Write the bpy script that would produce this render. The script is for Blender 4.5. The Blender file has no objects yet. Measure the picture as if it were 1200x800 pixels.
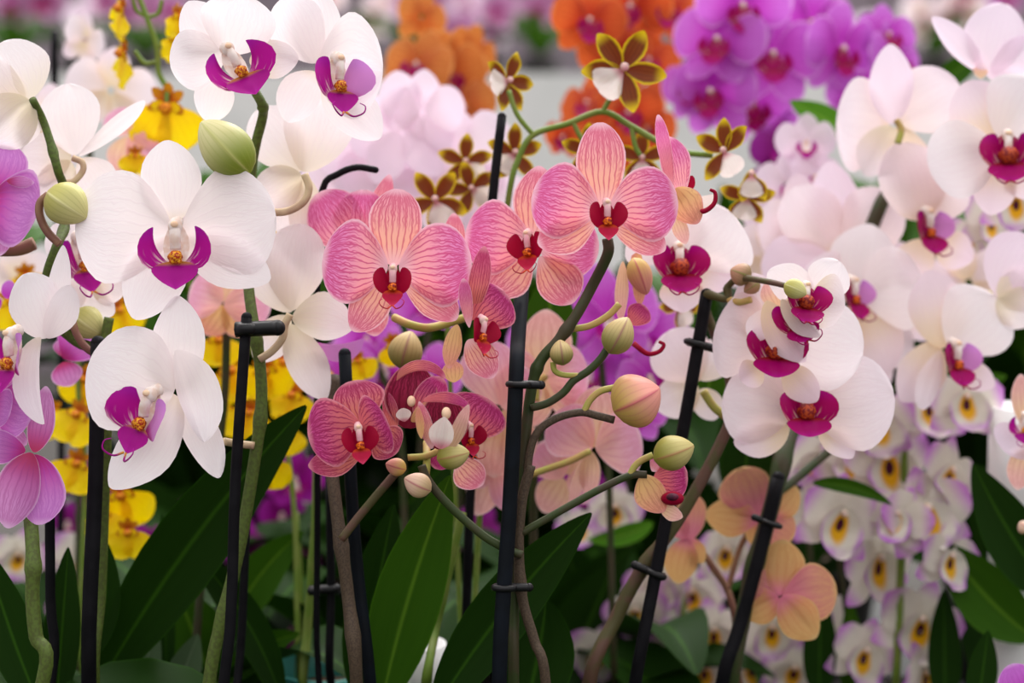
import bpy, math, random
from mathutils import Vector, Matrix, Euler
random.seed(7)
C = bpy.context.scene.collection
F = 2000.0                      # focal length in pixels of a 1200 wide frame (60 mm)
PITCH = math.radians(8)
CAM = Vector((0, 0, 1.25))
RIGHT = Vector((1, 0, 0)); FWD = Vector((0, math.cos(PITCH), -math.sin(PITCH))); UP = Vector((0, math.sin(PITCH), math.cos(PITCH)))
BACK = -FWD
BENCH = 0.66; POTH = 0.11

def P(x, y, d):                 # where a point seen at (x, y) stands at distance d
    return CAM + d*(FWD + RIGHT*((x-600)/F) + UP*((400-y)/F))

# ------------------------------------------------------------------ materials
def lin(h):
    h = h.lstrip('#'); r = []
    for i in (0, 2, 4):
        c = int(h[i:i+2], 16)/255
        r.append(c/12.92 if c <= .04045 else ((c+.055)/1.055)**2.4)
    return (r[0], r[1], r[2], 1)

class NT:
    def __init__(s, name):
        s.m = bpy.data.materials.new(name); s.m.use_nodes = True
        s.t = s.m.node_tree; s.t.nodes.clear()
        s.out = s.n('ShaderNodeOutputMaterial')
    def n(s, k, **kw):
        x = s.t.nodes.new(k)
        for a, b in kw.items(): setattr(x, a, b)
        return x
    def l(s, a, b): s.t.links.new(a, b)
    def math(s, op, a, b=None, c=None, clamp=False):
        x = s.n('ShaderNodeMath', operation=op); x.use_clamp = clamp
        for i, v in enumerate((a, b, c)):
            if v is None: continue
            if isinstance(v, (int, float)): x.inputs[i].default_value = v
            else: s.l(v, x.inputs[i])
        return x.outputs[0]
    def mix(s, f, a, b):
        x = s.n('ShaderNodeMix', data_type='RGBA')
        for i, v in ((0, f), (6, a), (7, b)):
            if isinstance(v, (int, float, tuple)): x.inputs[i].default_value = v
            else: s.l(v, x.inputs[i])
        return x.outputs[2]
    def step(s, v, a, b):       # smooth 0..1 between a and b
        x = s.n('ShaderNodeMapRange', interpolation_type='SMOOTHSTEP')
        s.l(v, x.inputs[0]); x.inputs[1].default_value = a; x.inputs[2].default_value = b
        return x.outputs[0]
    def uv(s):
        c = s.n('ShaderNodeUVMap'); x = s.n('ShaderNodeSeparateXYZ'); s.l(c.outputs[0], x.inputs[0])
        return x.outputs[0], x.outputs[1]
    def vec(s, x, y, z=0.0):
        c = s.n('ShaderNodeCombineXYZ')
        for i, v in enumerate((x, y, z)):
            if isinstance(v, (int, float)): c.inputs[i].default_value = v
            else: s.l(v, c.inputs[i])
        return c.outputs[0]
    def noise(s, scale, vec=None, detail=2.0):
        x = s.n('ShaderNodeTexNoise'); x.inputs['Scale'].default_value = scale; x.inputs['Detail'].default_value = detail
        if vec is not None: s.l(vec, x.inputs['Vector'])
        else:
            c = s.n('ShaderNodeTexCoord'); s.l(c.outputs['Object'], x.inputs['Vector'])
        return x.outputs[0]
    def finish(s, col, rough=.5, spec=.3, trans=0.0, bump=None, bs=.2, sheen=0.0):
        p = s.n('ShaderNodeBsdfPrincipled')
        p.inputs['Roughness'].default_value = rough; p.inputs['Specular IOR Level'].default_value = spec
        if isinstance(col, tuple): p.inputs['Base Color'].default_value = col
        else: s.l(col, p.inputs['Base Color'])
        if sheen: p.inputs['Sheen Weight'].default_value = sheen
        if bump is not None:
            b = s.n('ShaderNodeBump'); b.inputs['Strength'].default_value = bs; b.inputs['Distance'].default_value = .001
            s.l(bump, b.inputs['Height']); s.l(b.outputs[0], p.inputs['Normal'])
        if trans > 0:
            t = s.n('ShaderNodeBsdfTranslucent')
            if isinstance(col, tuple): t.inputs[0].default_value = col
            else: s.l(col, t.inputs[0])
            m = s.n('ShaderNodeMixShader'); m.inputs[0].default_value = trans
            s.l(p.outputs[0], m.inputs[1]); s.l(t.outputs[0], m.inputs[2]); s.l(m.outputs[0], s.out.inputs[0])
        else: s.l(p.outputs[0], s.out.inputs[0])
        return s.m

def mat_petal(name, base, tip, rim=None, vein=None, vs=.6, kv=13, ku=2.6, throat=None, thr=.16, width=.07, trans=.38, ramp=(.25, .9), rimw=.12):
    t = NT(name); u, v = t.uv()
    col = t.mix(t.step(u, *ramp), lin(base), lin(tip))
    av = t.math('ABSOLUTE', t.math('MULTIPLY_ADD', v, 2.0, -1.0))
    edge = t.math('MAXIMUM', av, u)
    if throat: col = t.mix(t.step(u, thr*2, 0.0), col, lin(throat))
    bump = None
    if vein:
        uvn = t.n('ShaderNodeUVMap')
        def wob(sc, amp):
            nz = t.n('ShaderNodeTexNoise'); nz.inputs['Scale'].default_value = sc; nz.inputs['Detail'].default_value = 1.0
            t.l(uvn.outputs[0], nz.inputs['Vector']); return t.math('MULTIPLY_ADD', nz.outputs[0], amp*2, -amp)
        def lines(k, w, off):
            f = t.math('FRACT', t.math('ADD', t.math('MULTIPLY', t.math('ADD', v, off), k), .5*(k % 2)))
            return t.step(t.math('ABSOLUTE', t.math('SUBTRACT', f, .5)), w*2.0, w*.5)
        o1 = wob(7.0, .035); k1 = max(5, round(kv*.55))
        l1 = lines(k1, width*1.3, o1); l2 = t.math('MULTIPLY', lines(k1*2+1, width*1.7, wob(9.0, .045)), t.step(u, .4, .62))
        vo = t.n('ShaderNodeTexVoronoi', feature='DISTANCE_TO_EDGE'); vo.inputs['Scale'].default_value = 1.0; vo.inputs['Randomness'].default_value = .9
        t.l(t.vec(t.math('MULTIPLY', u, ku*5), t.math('MULTIPLY', v, kv*1.15)), vo.inputs['Vector'])
        net = t.math('MULTIPLY', t.step(vo.outputs['Distance'], .17, .03), t.math('MULTIPLY', t.step(edge, .62, .86), .8))
        line = t.math('MAXIMUM', t.math('MAXIMUM', l1, l2), net)
        fade = t.math('MULTIPLY', t.step(u, .03, .25), vs)
        col = t.mix(t.math('MULTIPLY', line, fade), col, lin(vein))
        bump = t.math('SUBTRACT', 1.0, line)
    if rim: col = t.mix(t.math('MULTIPLY', t.step(edge, 1.0-rimw, 1.0), .8), col, lin(rim))
    return t.finish(col, rough=.5, spec=.25, trans=trans, bump=bump, bs=.12)

def mat_white(name, base='#fcf2f2', tip='#fef8fb', vein='#f3e2ea', throat=None, thr=.12, trans=.4):
    return mat_petal(name, base, tip, vein=vein, vs=.22, kv=18, ku=1.0, throat=throat, thr=thr, width=.06, trans=trans)

def mat_lobe(name, base, mid, tip, streak=None, lo=.12, hi=.35):
    t = NT(name); u, v = t.uv()
    col = t.mix(t.step(u, lo, hi), lin(base), lin(mid)); col = t.mix(t.step(u, .6, 1.0), col, lin(tip))
    if streak:
        n = t.noise(1.0, t.vec(t.math('MULTIPLY', u, 1.5), t.math('MULTIPLY', v, 14.0)))
        col = t.mix(t.math('MULTIPLY', t.step(n, .52, .66), t.step(u, .6, .15)), col, lin(streak))
    return t.finish(col, rough=.45, spec=.12, trans=.25)

def mat_plain(name, c, c2=None, scale=40, rough=.5, spec=.3, trans=0.0, lo=.4, hi=.6):
    t = NT(name); col = lin(c)
    if c2: col = t.mix(t.step(t.noise(scale), lo, hi), lin(c), lin(c2))
    return t.finish(col, rough=rough, spec=spec, trans=trans)

def mat_bud(name, base, tip, seam, blush):
    t = NT(name); u, v = t.uv()
    col = t.mix(t.step(u, .1, .8), lin(base), lin(tip))
    w = t.n('ShaderNodeTexWave', wave_type='BANDS', bands_direction='Y'); w.inputs['Scale'].default_value = 2.4; w.inputs['Distortion'].default_value = 1.2
    t.l(t.vec(u, t.math('MULTIPLY', v, 3.0)), w.inputs['Vector'])
    col = t.mix(t.math('MULTIPLY', t.step(w.outputs[1], .7, 1.0), .22), col, lin(seam))
    s3 = t.math('ABSOLUTE', t.math('MULTIPLY_ADD', t.math('FRACT', t.math('MULTIPLY', v, 3.0)), 2.0, -1.0))
    col = t.mix(t.math('MULTIPLY', t.step(s3, .86, 1.0), .8), col, lin(blush))
    return t.finish(col, rough=.45, spec=.35, trans=.12)

def mat_leaf(name, c, edge, mid, rough=.55):
    t = NT(name); u, v = t.uv()
    av = t.math('ABSOLUTE', t.math('MULTIPLY_ADD', v, 2.0, -1.0))
    n = t.noise(1.0, t.vec(t.math('MULTIPLY', u, 2.0), t.math('MULTIPLY', v, 40.0)))
    col = t.mix(t.math('MULTIPLY', n, .5), lin(c), lin(edge))
    col = t.mix(t.step(av, .1, .0), col, lin(mid)); col = t.mix(t.step(av, .93, 1.0), col, lin(edge))
    return t.finish(col, rough=rough, spec=.07, trans=.12)

M = {}
M['white_p'] = mat_white('white_petal'); M['white_s'] = mat_white('white_sepal', throat='#f3e6d8')
M['whiteback_p'] = mat_white('white_petal_reverse', base='#f9eeec', tip='#fcf5f8', vein='#f0e0e4', throat='#f2e6d6', thr=.3)
M['whiteback_s'] = mat_white('white_sepal_reverse', base='#f6eae4', tip='#faf0f3', vein='#ead6d4', throat='#ebdfc6', thr=.35)
M['blush_p'] = mat_white('blush_petal', base='#f6e4e2', tip='#fbeff6', vein='#edd6df', throat='#f0dcc8'); M['blush_s'] = mat_white('blush_sepal', base='#f3dfd2', tip='#f8e6f0', vein='#ecd0da', throat='#eed9b8', thr=.3)
M['lilac_p'] = mat_white('lilac_white_petal', base='#f5e3ee', tip='#f8e8f6', vein='#edcfe8'); M['lilac_s'] = M['lilac_p']
M['pink_p'] = mat_petal('pink_striped_petal', '#fbaab2', '#e88cc6', rim='#f9cfdc', vein='#cf3f7c', vs=.78, kv=22, ku=1.9, width=.075, throat='#f9c9d6', ramp=(.3, .85))
M['pink_s'] = mat_petal('pink_striped_sepal', '#fab8a2', '#f0a0b4', rim='#f9cfdc', vein='#d04a72', vs=.7, kv=15, ku=1.8, width=.075, throat='#f7c2c8', ramp=(.3, .95))
M['pinkback_p'] = mat_petal('pink_petal_reverse', '#eda98a', '#e38f9c', rim='#efb9b4', vein='#b8503f', vs=.55, kv=11, ku=2.4, ramp=(.3, .95))
M['pinkback_s'] = mat_petal('peach_sepal_reverse', '#e9bd80', '#eaa38c', rim='#e7a3a0', vein='#b9694e', vs=.4, kv=7, ku=1.2, ramp=(.2, .95))
M['rose_p'] = mat_petal('rose_striped_petal', '#dd7078', '#cf4f96', rim='#e79aa8', vein='#9c1453', vs=.85, kv=20, ku=1.8, ramp=(.3, .9), trans=.3)
M['rose_s'] = mat_petal('rose_striped_sepal', '#db7f74', '#d0608a', rim='#e79aa8', vein='#a31d50', vs=.8, kv=14, ku=1.8, ramp=(.3, .95), trans=.3)
M['wine_p'] = mat_petal('wine_red_petal_inside', '#7d0f2e', '#a52b55', rim='#d98a92', vein='#5c0520', vs=.7, kv=12, ku=2, ramp=(.2, .9), trans=.2); M['wine_s'] = M['wine_p']
M['purple_p'] = mat_petal('orchid_purple_petal', '#c341a8', '#d58bd6', rim='#e8b8e8', vein='#b04fb8', vs=.35, kv=14, ku=1.5, throat='#b02a72', thr=.18, ramp=(.1, .8)); M['purple_s'] = mat_petal('orchid_purple_sepal', '#c85aa5', '#d894cf', rim='#e5bfe2', vein='#a9478f', vs=.4, kv=11, ku=1.2, throat='#b93a66', thr=.2, ramp=(.1, .8))
M['violet_p'] = mat_petal('bright_violet_petal', '#c23cbe', '#d77ae0', rim='#ebb6f0', vein='#ad30b4', vs=.3, kv=12, ku=1.5, ramp=(.15, .9)); M['violet_s'] = M['violet_p']
M['pale_p'] = mat_petal('pale_pink_petal', '#f7c2bc', '#f2b6d4', rim='#f8d6e0', vein='#e08ca4', vs=.45, kv=12, ku=2, ramp=(.2, .9)); M['pale_s'] = mat_petal('pale_peach_sepal', '#efcaa4', '#f3bfba', rim='#f4d2cc', vein='#cf8077', vs=.4, kv=8, ku=1, ramp=(.2, .9))
M['peach_p'] = mat_petal('peach_petal_reverse', '#d97f92', '#e0a47c', rim='#ddb87c', vein='#c8687a', vs=.35, kv=11, ku=1.5, ramp=(.15, .85)); M['peach_s'] = mat_petal('peach_sepal', '#dc9e70', '#e4b878', rim='#dcbc80', vein='#cf7f48', vs=.3, kv=8, ku=1, throat='#dd7f9a', thr=.2, ramp=(.1, .9))
M['orange_p'] = mat_petal('orange_petal', '#c0381a', '#e36e30', rim='#ef9c54', vein='#b83518', vs=.5, kv=13, ku=1.5, ramp=(.1, .8)); M['orange_s'] = M['orange_p']
M['amber_p'] = mat_petal('amber_petal', '#c8642a', '#de8e44', rim='#edb468', vein='#c25a24', vs=.5, kv=13, ku=1.5, ramp=(.1, .8)); M['amber_s'] = M['amber_p']
M['mauve_p'] = mat_petal('mauve_petal', '#b06a9e', '#d2a5c6', vein='#a0568e', vs=.3); M['mauve_s'] = M['mauve_p']
M['magenta_p'] = mat_petal('deep_magenta_petal', '#8a0e7a', '#a92aa6', vein='#6a0a5c', vs=.4); M['magenta_s'] = M['magenta_p']
M['mag_side'] = mat_lobe('magenta_lobe', '#f3d6d8', '#b3128f', '#a21a9a', streak='#f1cfd4', lo=.02, hi=.22)
M['mag_mid'] = mat_lobe('magenta_lip_tip', '#e0a03c', '#a8128a', '#b41e9c', lo=.02, hi=.2)
M['lil_side'] = mat_lobe('lilac_lobe', '#c42a9a', '#d58bd0', '#cf86d6', lo=.02, hi=.3)
M['crim_side'] = mat_lobe('crimson_lobe', '#b83048', '#a00632', '#9c0634', lo=.0, hi=.15)
M['crim_mid'] = mat_lobe('crimson_lip_tip', '#d8501c', '#b81440', '#cf3a64', lo=.05, hi=.35)
M['dmag_side'] = mat_lobe('dark_magenta_lobe', '#b82050', '#a2005a', '#a00074', streak='#e8c0b0', lo=.0, hi=.2)
M['dmag_mid'] = mat_lobe('dark_magenta_lip_tip', '#a02018', '#a50064', '#b00a84', lo=.05, hi=.3)
M['callus_y'] = mat_plain('speckled_yellow_callus', '#e9a21e', '#a5260f', scale=900, rough=.5)
M['callus_o'] = mat_plain('orange_callus', '#e8700f', '#8a1408', scale=700, rough=.5)
M['callus_r'] = mat_plain('rust_red_callus', '#b8481c', '#7a1018', scale=500, rough=.5); M['col_w'] = mat_plain('cream_column', '#f8ece6', '#eed6c8', scale=150, trans=.2); M['col_p'] = mat_plain('pink_column', '#f3b6c2', '#efc9c4', scale=150, trans=.2)
M['cap'] = mat_plain('peach_pollen_cap', '#f2d2b0', '#efc6a6', scale=200)
M['stem_g'] = mat_plain('speckled_green_stem', '#56682a', '#4c5626', scale=500, rough=.55); M['stem_b'] = mat_plain('olive_brown_stem', '#4f4a2a', '#5f4438', scale=70, rough=.55)
M['stem_grey'] = mat_plain('speckled_grey_brown_stem', '#544536', '#42352a', scale=900, rough=.6); M['stem_d'] = mat_plain('dark_green_stem', '#33401c', '#3f3a26', scale=60, rough=.5)
M['stem_y'] = mat_plain('yellow_green_pedicel', '#a8a850', '#b99a5c', scale=60, rough=.5); M['stem_c'] = mat_plain('cream_brown_pedicel', '#cdb692', '#b99a80', scale=60, rough=.5)
M['stem_r'] = mat_plain('red_brown_pedicel', '#7a4f45', '#8f6a52', scale=60, rough=.5); M['stem_l'] = mat_plain('light_green_stem', '#66802c', '#74843a', scale=60, rough=.5)
M['stake'] = mat_plain('black_plastic', '#0e0d11', '#141317', scale=60, rough=.55, spec=.1)
M['navy'] = mat_plain('blue_black_plastic', '#0a0f15', '#0d131b', scale=60, rough=.55, spec=.12)
M['clip'] = mat_plain('black_clip_plastic', '#0a0a0c', '#101013', scale=100, rough=.4, spec=.3)
M['bud_g'] = mat_bud('green_bud', '#8a9c2e', '#e2dca0', '#a8b050', '#c8c878'); M['bud_v'] = mat_bud('yellow_olive_bud', '#96923a', '#c6b878', '#a08a50', '#a8704c'); M['bud_y'] = mat_bud('yellow_green_bud', '#b3ac58', '#dcd792', '#9c9c48', '#ddd79c')
M['bud_p'] = mat_bud('pinkish_cream_bud', '#cfae5c', '#e39a8c', '#c0706c', '#b8485f'); M['bud_o'] = mat_bud('olive_bud', '#8e8a48', '#c8b078', '#8a6a44', '#94605a')
M['bud_b'] = mat_bud('brown_green_bud', '#8f7a50', '#c09478', '#806048', '#7f8a3c'); M['bud_c'] = mat_bud('cream_pink_bud', '#d9bd8e', '#e9c6ae', '#c58a80', '#b8606c')
M['leaf_d'] = mat_leaf('dark_green_leaf', '#142c06', '#1f4009', '#2c500f'); M['leaf_m'] = mat_leaf('mid_green_leaf', '#2a4d0a', '#3c6610', '#52781c')
M['leaf_b'] = mat_leaf('bright_green_leaf', '#4a8420', '#66a02c', '#7cae3c'); M['leaf_g'] = mat_leaf('grey_green_leaf', '#465a3e', '#5a6e52', '#6a7c60')
M['yel'] = mat_petal('yellow_lip', '#fbd000', '#ffe600', vein='#efbe00', vs=.3, trans=.3); M['yelbr'] = mat_petal('yellow_brown_tepal', '#b4560f', '#ecb80f', vein='#a8480c', vs=.7, kv=4, ku=3, width=.14, trans=.25)
M['crest'] = mat_plain('orange_red_crest', '#efa010', '#c04a0a', scale=400)
M['brown_t'] = mat_petal('brown_tepal_with_yellow_rim', '#74300e', '#85420f', rim='#f8dc18', vein='#4c1e08', vs=.5, kv=5, ku=2, trans=.15, rimw=.34)
M['lipw'] = mat_petal('white_fan_lip', '#d88a9a', '#fbf3ec', vein='#efd8d4', vs=.3, ramp=(.05, .4))
M['den'] = mat_petal('cream_tepal_with_violet_tip', '#efe9dc', '#f3ecec', vein='#e3dace', vs=.25, trans=.35, ramp=(.1, .7))
M['dentip'] = mat_petal('cream_tepal_violet_tipped', '#ddd6ca', '#c266d0', vein='#e3dace', vs=.15, trans=.35, ramp=(.56, 1.02))
def mat_denlip():
    t = NT('cream_cup_lip_with_yellow_throat'); u, v = t.uv()
    a = t.math('MULTIPLY', t.math('SUBTRACT', v, .5), 1.15); b = t.math('SUBTRACT', u, .36)
    b2 = t.math('MULTIPLY', b, .8)
    r = t.math('SQRT', t.math('ADD', t.math('MULTIPLY', a, a), t.math('MULTIPLY', b2, b2)))
    r2 = t.math('SUBTRACT', r, t.math('MULTIPLY', t.math('MAXIMUM', b, 0.0), .22))
    col = t.mix(t.step(r2, .16, .27), lin('#eaae06'), lin('#e0dacd'))
    col = t.mix(t.step(r, .085, .125), lin('#4a0a2c'), col)
    av = t.math('ABSOLUTE', t.math('MULTIPLY_ADD', v, 2.0, -1.0))
    n = t.noise(26.0)
    col = t.mix(t.math('MULTIPLY', t.step(t.math('MAXIMUM', av, u), .7, .98), t.step(n, .38, .62)), col, lin('#b45ac8'))
    return t.finish(col, rough=.5, spec=.2, trans=.25)
M['denlip'] = mat_denlip()
M['denthr'] = mat_plain('maroon_throat', '#3c0a26', '#5c1230', scale=200)
M['pot'] = mat_plain('dark_plastic_pot', '#23201f', '#2b2827', scale=20, rough=.5); M['bark'] = mat_plain('potting_bark', '#3a2618', '#5b4028', scale=120, rough=.9)
M['potw'] = mat_plain('white_glazed_pot', '#f7f6f6', '#efeeef', scale=20, rough=.25, spec=.5); M['pott'] = mat_plain('teal_pot', '#3f8f86', '#4c9a90', scale=20, rough=.4)
M['bench'] = mat_plain('dark_grey_bench', '#3c3d3c', '#464745', scale=12, rough=.7); M['metal'] = mat_plain('grey_metal', '#8b9094', '#7c8286', scale=30, rough=.45, spec=.5)
M['shelf'] = mat_plain('white_shelf_board', '#efefec', '#e6e7e4', scale=6, rough=.5); M['floor'] = mat_plain('grey_concrete_floor', '#5f5c58', '#54514d', scale=5, rough=.8)
M['wall'] = mat_plain('pale_wall', '#978a92', '#8b7f88', scale=2, rough=.8)

# ------------------------------------------------------------------ objects
def wloc(o):
    v = Vector((0, 0, 0))
    while o is not None: v = v + o.location; o = o.parent
    return v

def empty(name, loc, parent=None):
    o = bpy.data.objects.new(name, None); o.empty_display_size = .01
    C.objects.link(o); o.parent = parent
    o.location = Vector(loc) - (wloc(parent) if parent else Vector((0, 0, 0)))
    return o

def mesh(name, geo, parent=None, origin=None, smooth=True):
    vs, fs, uvs, mats, mi = geo
    if origin is None: origin = vs[0]
    origin = Vector(origin)
    me = bpy.data.meshes.new(name)
    me.from_pydata([tuple(v-origin) for v in vs], [], fs)
    for m in mats: me.materials.append(m)
    me.polygons.foreach_set('material_index', mi)
    me.polygons.foreach_set('use_smooth', [smooth]*len(fs))
    l = me.uv_layers.new(name='UVMap'); k = 0
    for f in fs:
        for i in f: l.data[k].uv = uvs[i]; k += 1
    me.update()
    o = bpy.data.objects.new(name, me); C.objects.link(o); o.parent = parent
    o.location = origin - (wloc(parent) if parent else Vector((0, 0, 0)))
    return o

def join(*gs):
    V, Fs, U, Ms, MI = [], [], [], [], []
    for g in gs:
        b = len(V); V += g[0]; Fs += [tuple(i+b for i in f) for f in g[1]]; U += g[2]
        mp = []
        for m in g[3]:
            if m not in Ms: Ms.append(m)
            mp.append(Ms.index(m))
        MI += [mp[i] for i in g[4]]
    return V, Fs, U, Ms, MI

def petal(fn, b, t, WL, WR, mat, z0=0, z1=0, p=1.15, q=.6, bend=0, bow=0, cup=0, ruf=0, crease=.04, nu=15, nv=12, wob=.03, tw=0, notch=0):
    """A curved petal: centre line from b to t, half widths WL / WR to either side, depth z towards the viewer."""
    bx, by = b; tx, ty = t
    L = math.hypot(tx-bx, ty-by) or 1e-6
    W = max(WL, WR); ph = random.uniform(0, 6.3); ph2 = random.uniform(0, 6.3)
    nxl, nyl = (ty-by)/L, -(tx-bx)/L
    cx, cy = (bx+tx)/2+nxl*bend*2, (by+ty)/2+nyl*bend*2
    V, U = [], []
    for i in range(nu+1):
        s = .5-.5*math.cos(math.pi*i/nu); s = .004+.992*s
        x = (1-s)**2*bx+2*s*(1-s)*cx+s*s*tx; y = (1-s)**2*by+2*s*(1-s)*cy+s*s*ty
        dx = 2*(1-s)*(cx-bx)+2*s*(tx-cx); dy = 2*(1-s)*(cy-by)+2*s*(ty-cy); dl = math.hypot(dx, dy) or 1e-6
        nx, ny = dy/dl, -dx/dl
        prof = max(math.sin(math.pi*s**p), 1e-4)**q
        for j in range(nv+1):
            v = -1+2*j/nv
            w = (WL if v > 0 else WR)*prof*(1+wob*math.sin(9*s+ph+(2 if v > 0 else 0)))
            xx, yy = x+nx*w*v, y+ny*w*v
            if notch: xx -= dx/dl*notch*L*max(0, s-.7)/.3*math.exp(-(v/.25)**2); yy -= dy/dl*notch*L*max(0, s-.7)/.3*math.exp(-(v/.25)**2)
            z = z0+(z1-z0)*s+bow*math.sin(math.pi*s)+cup*v*v*prof*W+tw*v*w*math.sin(math.pi*s)
            z -= crease*W*math.exp(-(v/.16)**2)*math.sin(math.pi*s)
            if ruf: z += ruf*W*abs(v)*s*math.sin(11*s+3*v+ph2)
            V.append(Vector(fn(xx, yy, z))); U.append((s, (v+1)/2))
    Fc = [(i*(nv+1)+j, i*(nv+1)+j+1, (i+1)*(nv+1)+j+1, (i+1)*(nv+1)+j) for i in range(nu) for j in range(nv)]
    return V, Fc, U, [mat], [0]*len(Fc)

def spline(pts, n=6):
    pts = [Vector(p) for p in pts]
    if len(pts) == 2: pts = [pts[0], (pts[0]+pts[1])/2, pts[1]]
    q = [2*pts[0]-pts[1]]+pts+[2*pts[-1]-pts[-2]]; out = []
    for i in range(1, len(q)-2):
        for k in range(n):
            t = k/n; a, b, c, d = q[i-1], q[i], q[i+1], q[i+2]
            out.append(.5*((2*b)+(c-a)*t+(2*a-5*b+4*c-d)*t*t+(3*b-a-3*c+d)*t**3))
    out.append(pts[-1]); return out

def tube(pts, r, mat, r1=None, n=6, seg=10, nodes=(), smooth=True, flat=1.0):
    path = spline(pts, n) if smooth else [Vector(p) for p in pts]
    r1 = r if r1 is None else r1; V, U, Fc = [], [], []
    m = len(path); nrm = None
    for i, p in enumerate(path):
        t = (path[min(i+1, m-1)]-path[max(i-1, 0)]).normalized()
        if nrm is None: nrm = t.cross(BACK); nrm = nrm.normalized() if nrm.length > 1e-4 else t.orthogonal().normalized()
        nrm = (nrm-t*nrm.dot(t)).normalized(); bn = t.cross(nrm)
        k = i/(m-1); rr = r+(r1-r)*k
        for nd in nodes: rr *= 1+.28*math.exp(-((k-nd)*m/1.2)**2)
        for j in range(seg):
            a = 2*math.pi*j/seg
            V.append(p+rr*(math.cos(a)*nrm+flat*math.sin(a)*bn)); U.append((k, j/seg))
    for i in range(m-1):
        for j in range(seg):
            Fc.append((i*seg+j, i*seg+(j+1) % seg, (i+1)*seg+(j+1) % seg, (i+1)*seg+j))
    Fc.append(tuple(range(seg-1, -1, -1))); Fc.append(tuple((m-1)*seg+j for j in range(seg)))
    return V, Fc, U, [mat], [0]*len(Fc)

def revolve(base, axis, prof, mat, seg=18, groove=0, gn=3, side=None, bulge=0):
    """Ovoid or pot: prof is a list of (t along axis, radius)."""
    base, axis = Vector(base), Vector(axis); a = axis.normalized()
    s = (side or BACK); s = (s-a*s.dot(a)).normalized(); b = a.cross(s)
    V, U, Fc = [], [], []
    for t, r in prof:
        for j in range(seg+1):
            th = 2*math.pi*j/seg
            rr = r*(1-groove*max(0, 1-abs(math.sin(gn*th/2+.6))*3.2))
            V.append(base+axis*t+rr*(math.cos(th)*s+math.sin(th)*b)); U.append((t, j/seg))
    w = seg+1
    for i in range(len(prof)-1):
        for j in range(seg): Fc.append((i*w+j, i*w+j+1, (i+1)*w+j+1, (i+1)*w+j))
    return V, Fc, U, [mat], [0]*len(Fc)

def ball(c, r, mat, sq=(1, 1, 1), nz=0, seg=10):
    V, U, Fc = [], [], []
    for i in range(seg+1):
        th = math.pi*i/seg
        for j in range(seg+1):
            a = 2*math.pi*j/seg; k = 1+nz*math.sin(5*a+3*th)*math.sin(th)
            V.append(Vector(c)+RIGHT*(r*sq[0]*k*math.sin(th)*math.cos(a))+UP*(r*sq[1]*k*math.cos(th))+BACK*(r*sq[2]*k*math.sin(th)*math.sin(a))); U.append((i/seg, j/seg))
    w = seg+1
    for i in range(seg):
        for j in range(seg): Fc.append((i*w+j, i*w+j+1, (i+1)*w+j+1, (i+1)*w+j))
    return V, Fc, U, [mat], [0]*len(Fc)

def pxmap(d):
    k = d/F
    return lambda x, y, z: P(x, y, d-z*k)

def rotmap(o, s, yaw=0, pitch=0, roll=0):
    R = Matrix.Rotation(math.radians(yaw), 3, 'Y') @ Matrix.Rotation(math.radians(-pitch), 3, 'X') @ Matrix.Rotation(math.radians(-roll), 3, 'Z')
    def f(x, y, z):
        v = R @ Vector((x, -y, z))
        return o+s*(RIGHT*v.x+UP*v.y+BACK*v.z)
    return f

LIPS = {'white': ('mag_side', 'mag_mid', 'callus_y', 'col_w', 'mag_side'), 'wlilac': ('mag_side', 'mag_mid', 'callus_y', 'col_w', 'lil_side'),
        'pink': ('crim_side', 'crim_mid', 'callus_o', 'col_p', 'crim_side'), 'dark': ('dmag_side', 'dmag_mid', 'callus_r', 'col_w', 'dmag_side'), 'darkl': ('dmag_side', 'dmag_mid', 'callus_o', 'col_w', 'lil_side')}

def lip_geo(fn, kind, style='wing', tendril=True, swap=False, lw=1.0):
    a, m, c, k, a2 = (M[x] for x in LIPS[kind])
    L, R = (a2, a) if swap else (a, a2)
    g = []
    if style == 'wing':
        g.append(petal(fn, (-.09, .62), (-.31, .04), .25*lw, .04, L, .14, .34, p=.8, q=.72, bend=.13, cup=.1, tw=.6, nu=12, nv=8))
        g.append(petal(fn, (.09, .62), (.31, .04), .04, .25*lw, R, .14, .34, p=.8, q=.72, bend=-.13, cup=.1, tw=-.6, nu=12, nv=8))
    else:                        # rounded ears
        g.append(petal(fn, (-.08, .66), (-.26, .0), .25*lw, .12, L, .16, .26, p=1.05, q=.5, bend=.07, cup=.05, tw=.8, nu=12, nv=8))
        g.append(petal(fn, (.08, .66), (.26, .0), .12, .25*lw, R, .16, .26, p=1.05, q=.5, bend=-.07, cup=.05, tw=-.8, nu=12, nv=8))
    dk = kind.startswith('dark'); mw = (.36 if style == 'wing' else .36 if dk else .26)*max(1, lw*.85)
    g.append(petal(fn, (0, .56), (0, 1.0), mw, mw, m, .2, .40, p=.8 if dk else .62, q=.6 if dk else .9, cup=.3, crease=-.14, nu=12, nv=8))
    g.append(petal(fn, (0, -.05), (0, .72), .32 if dk else .2, .32 if dk else .2, k if kind in ('white', 'wlilac') else a, .03, .16, p=1, q=.55, cup=.15, nu=8, nv=8))
    if tendril:
        for s in (-1, 1):
            g.append(tube([fn(s*.02, .98, .44), fn(s*.12, 1.06, .56), fn(s*.26, 1.0, .66), fn(s*.31, .88, .62), fn(s*.24, .82, .55)], .02*SCL[0], m, .008*SCL[0], seg=6))
    return join(*g)

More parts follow.
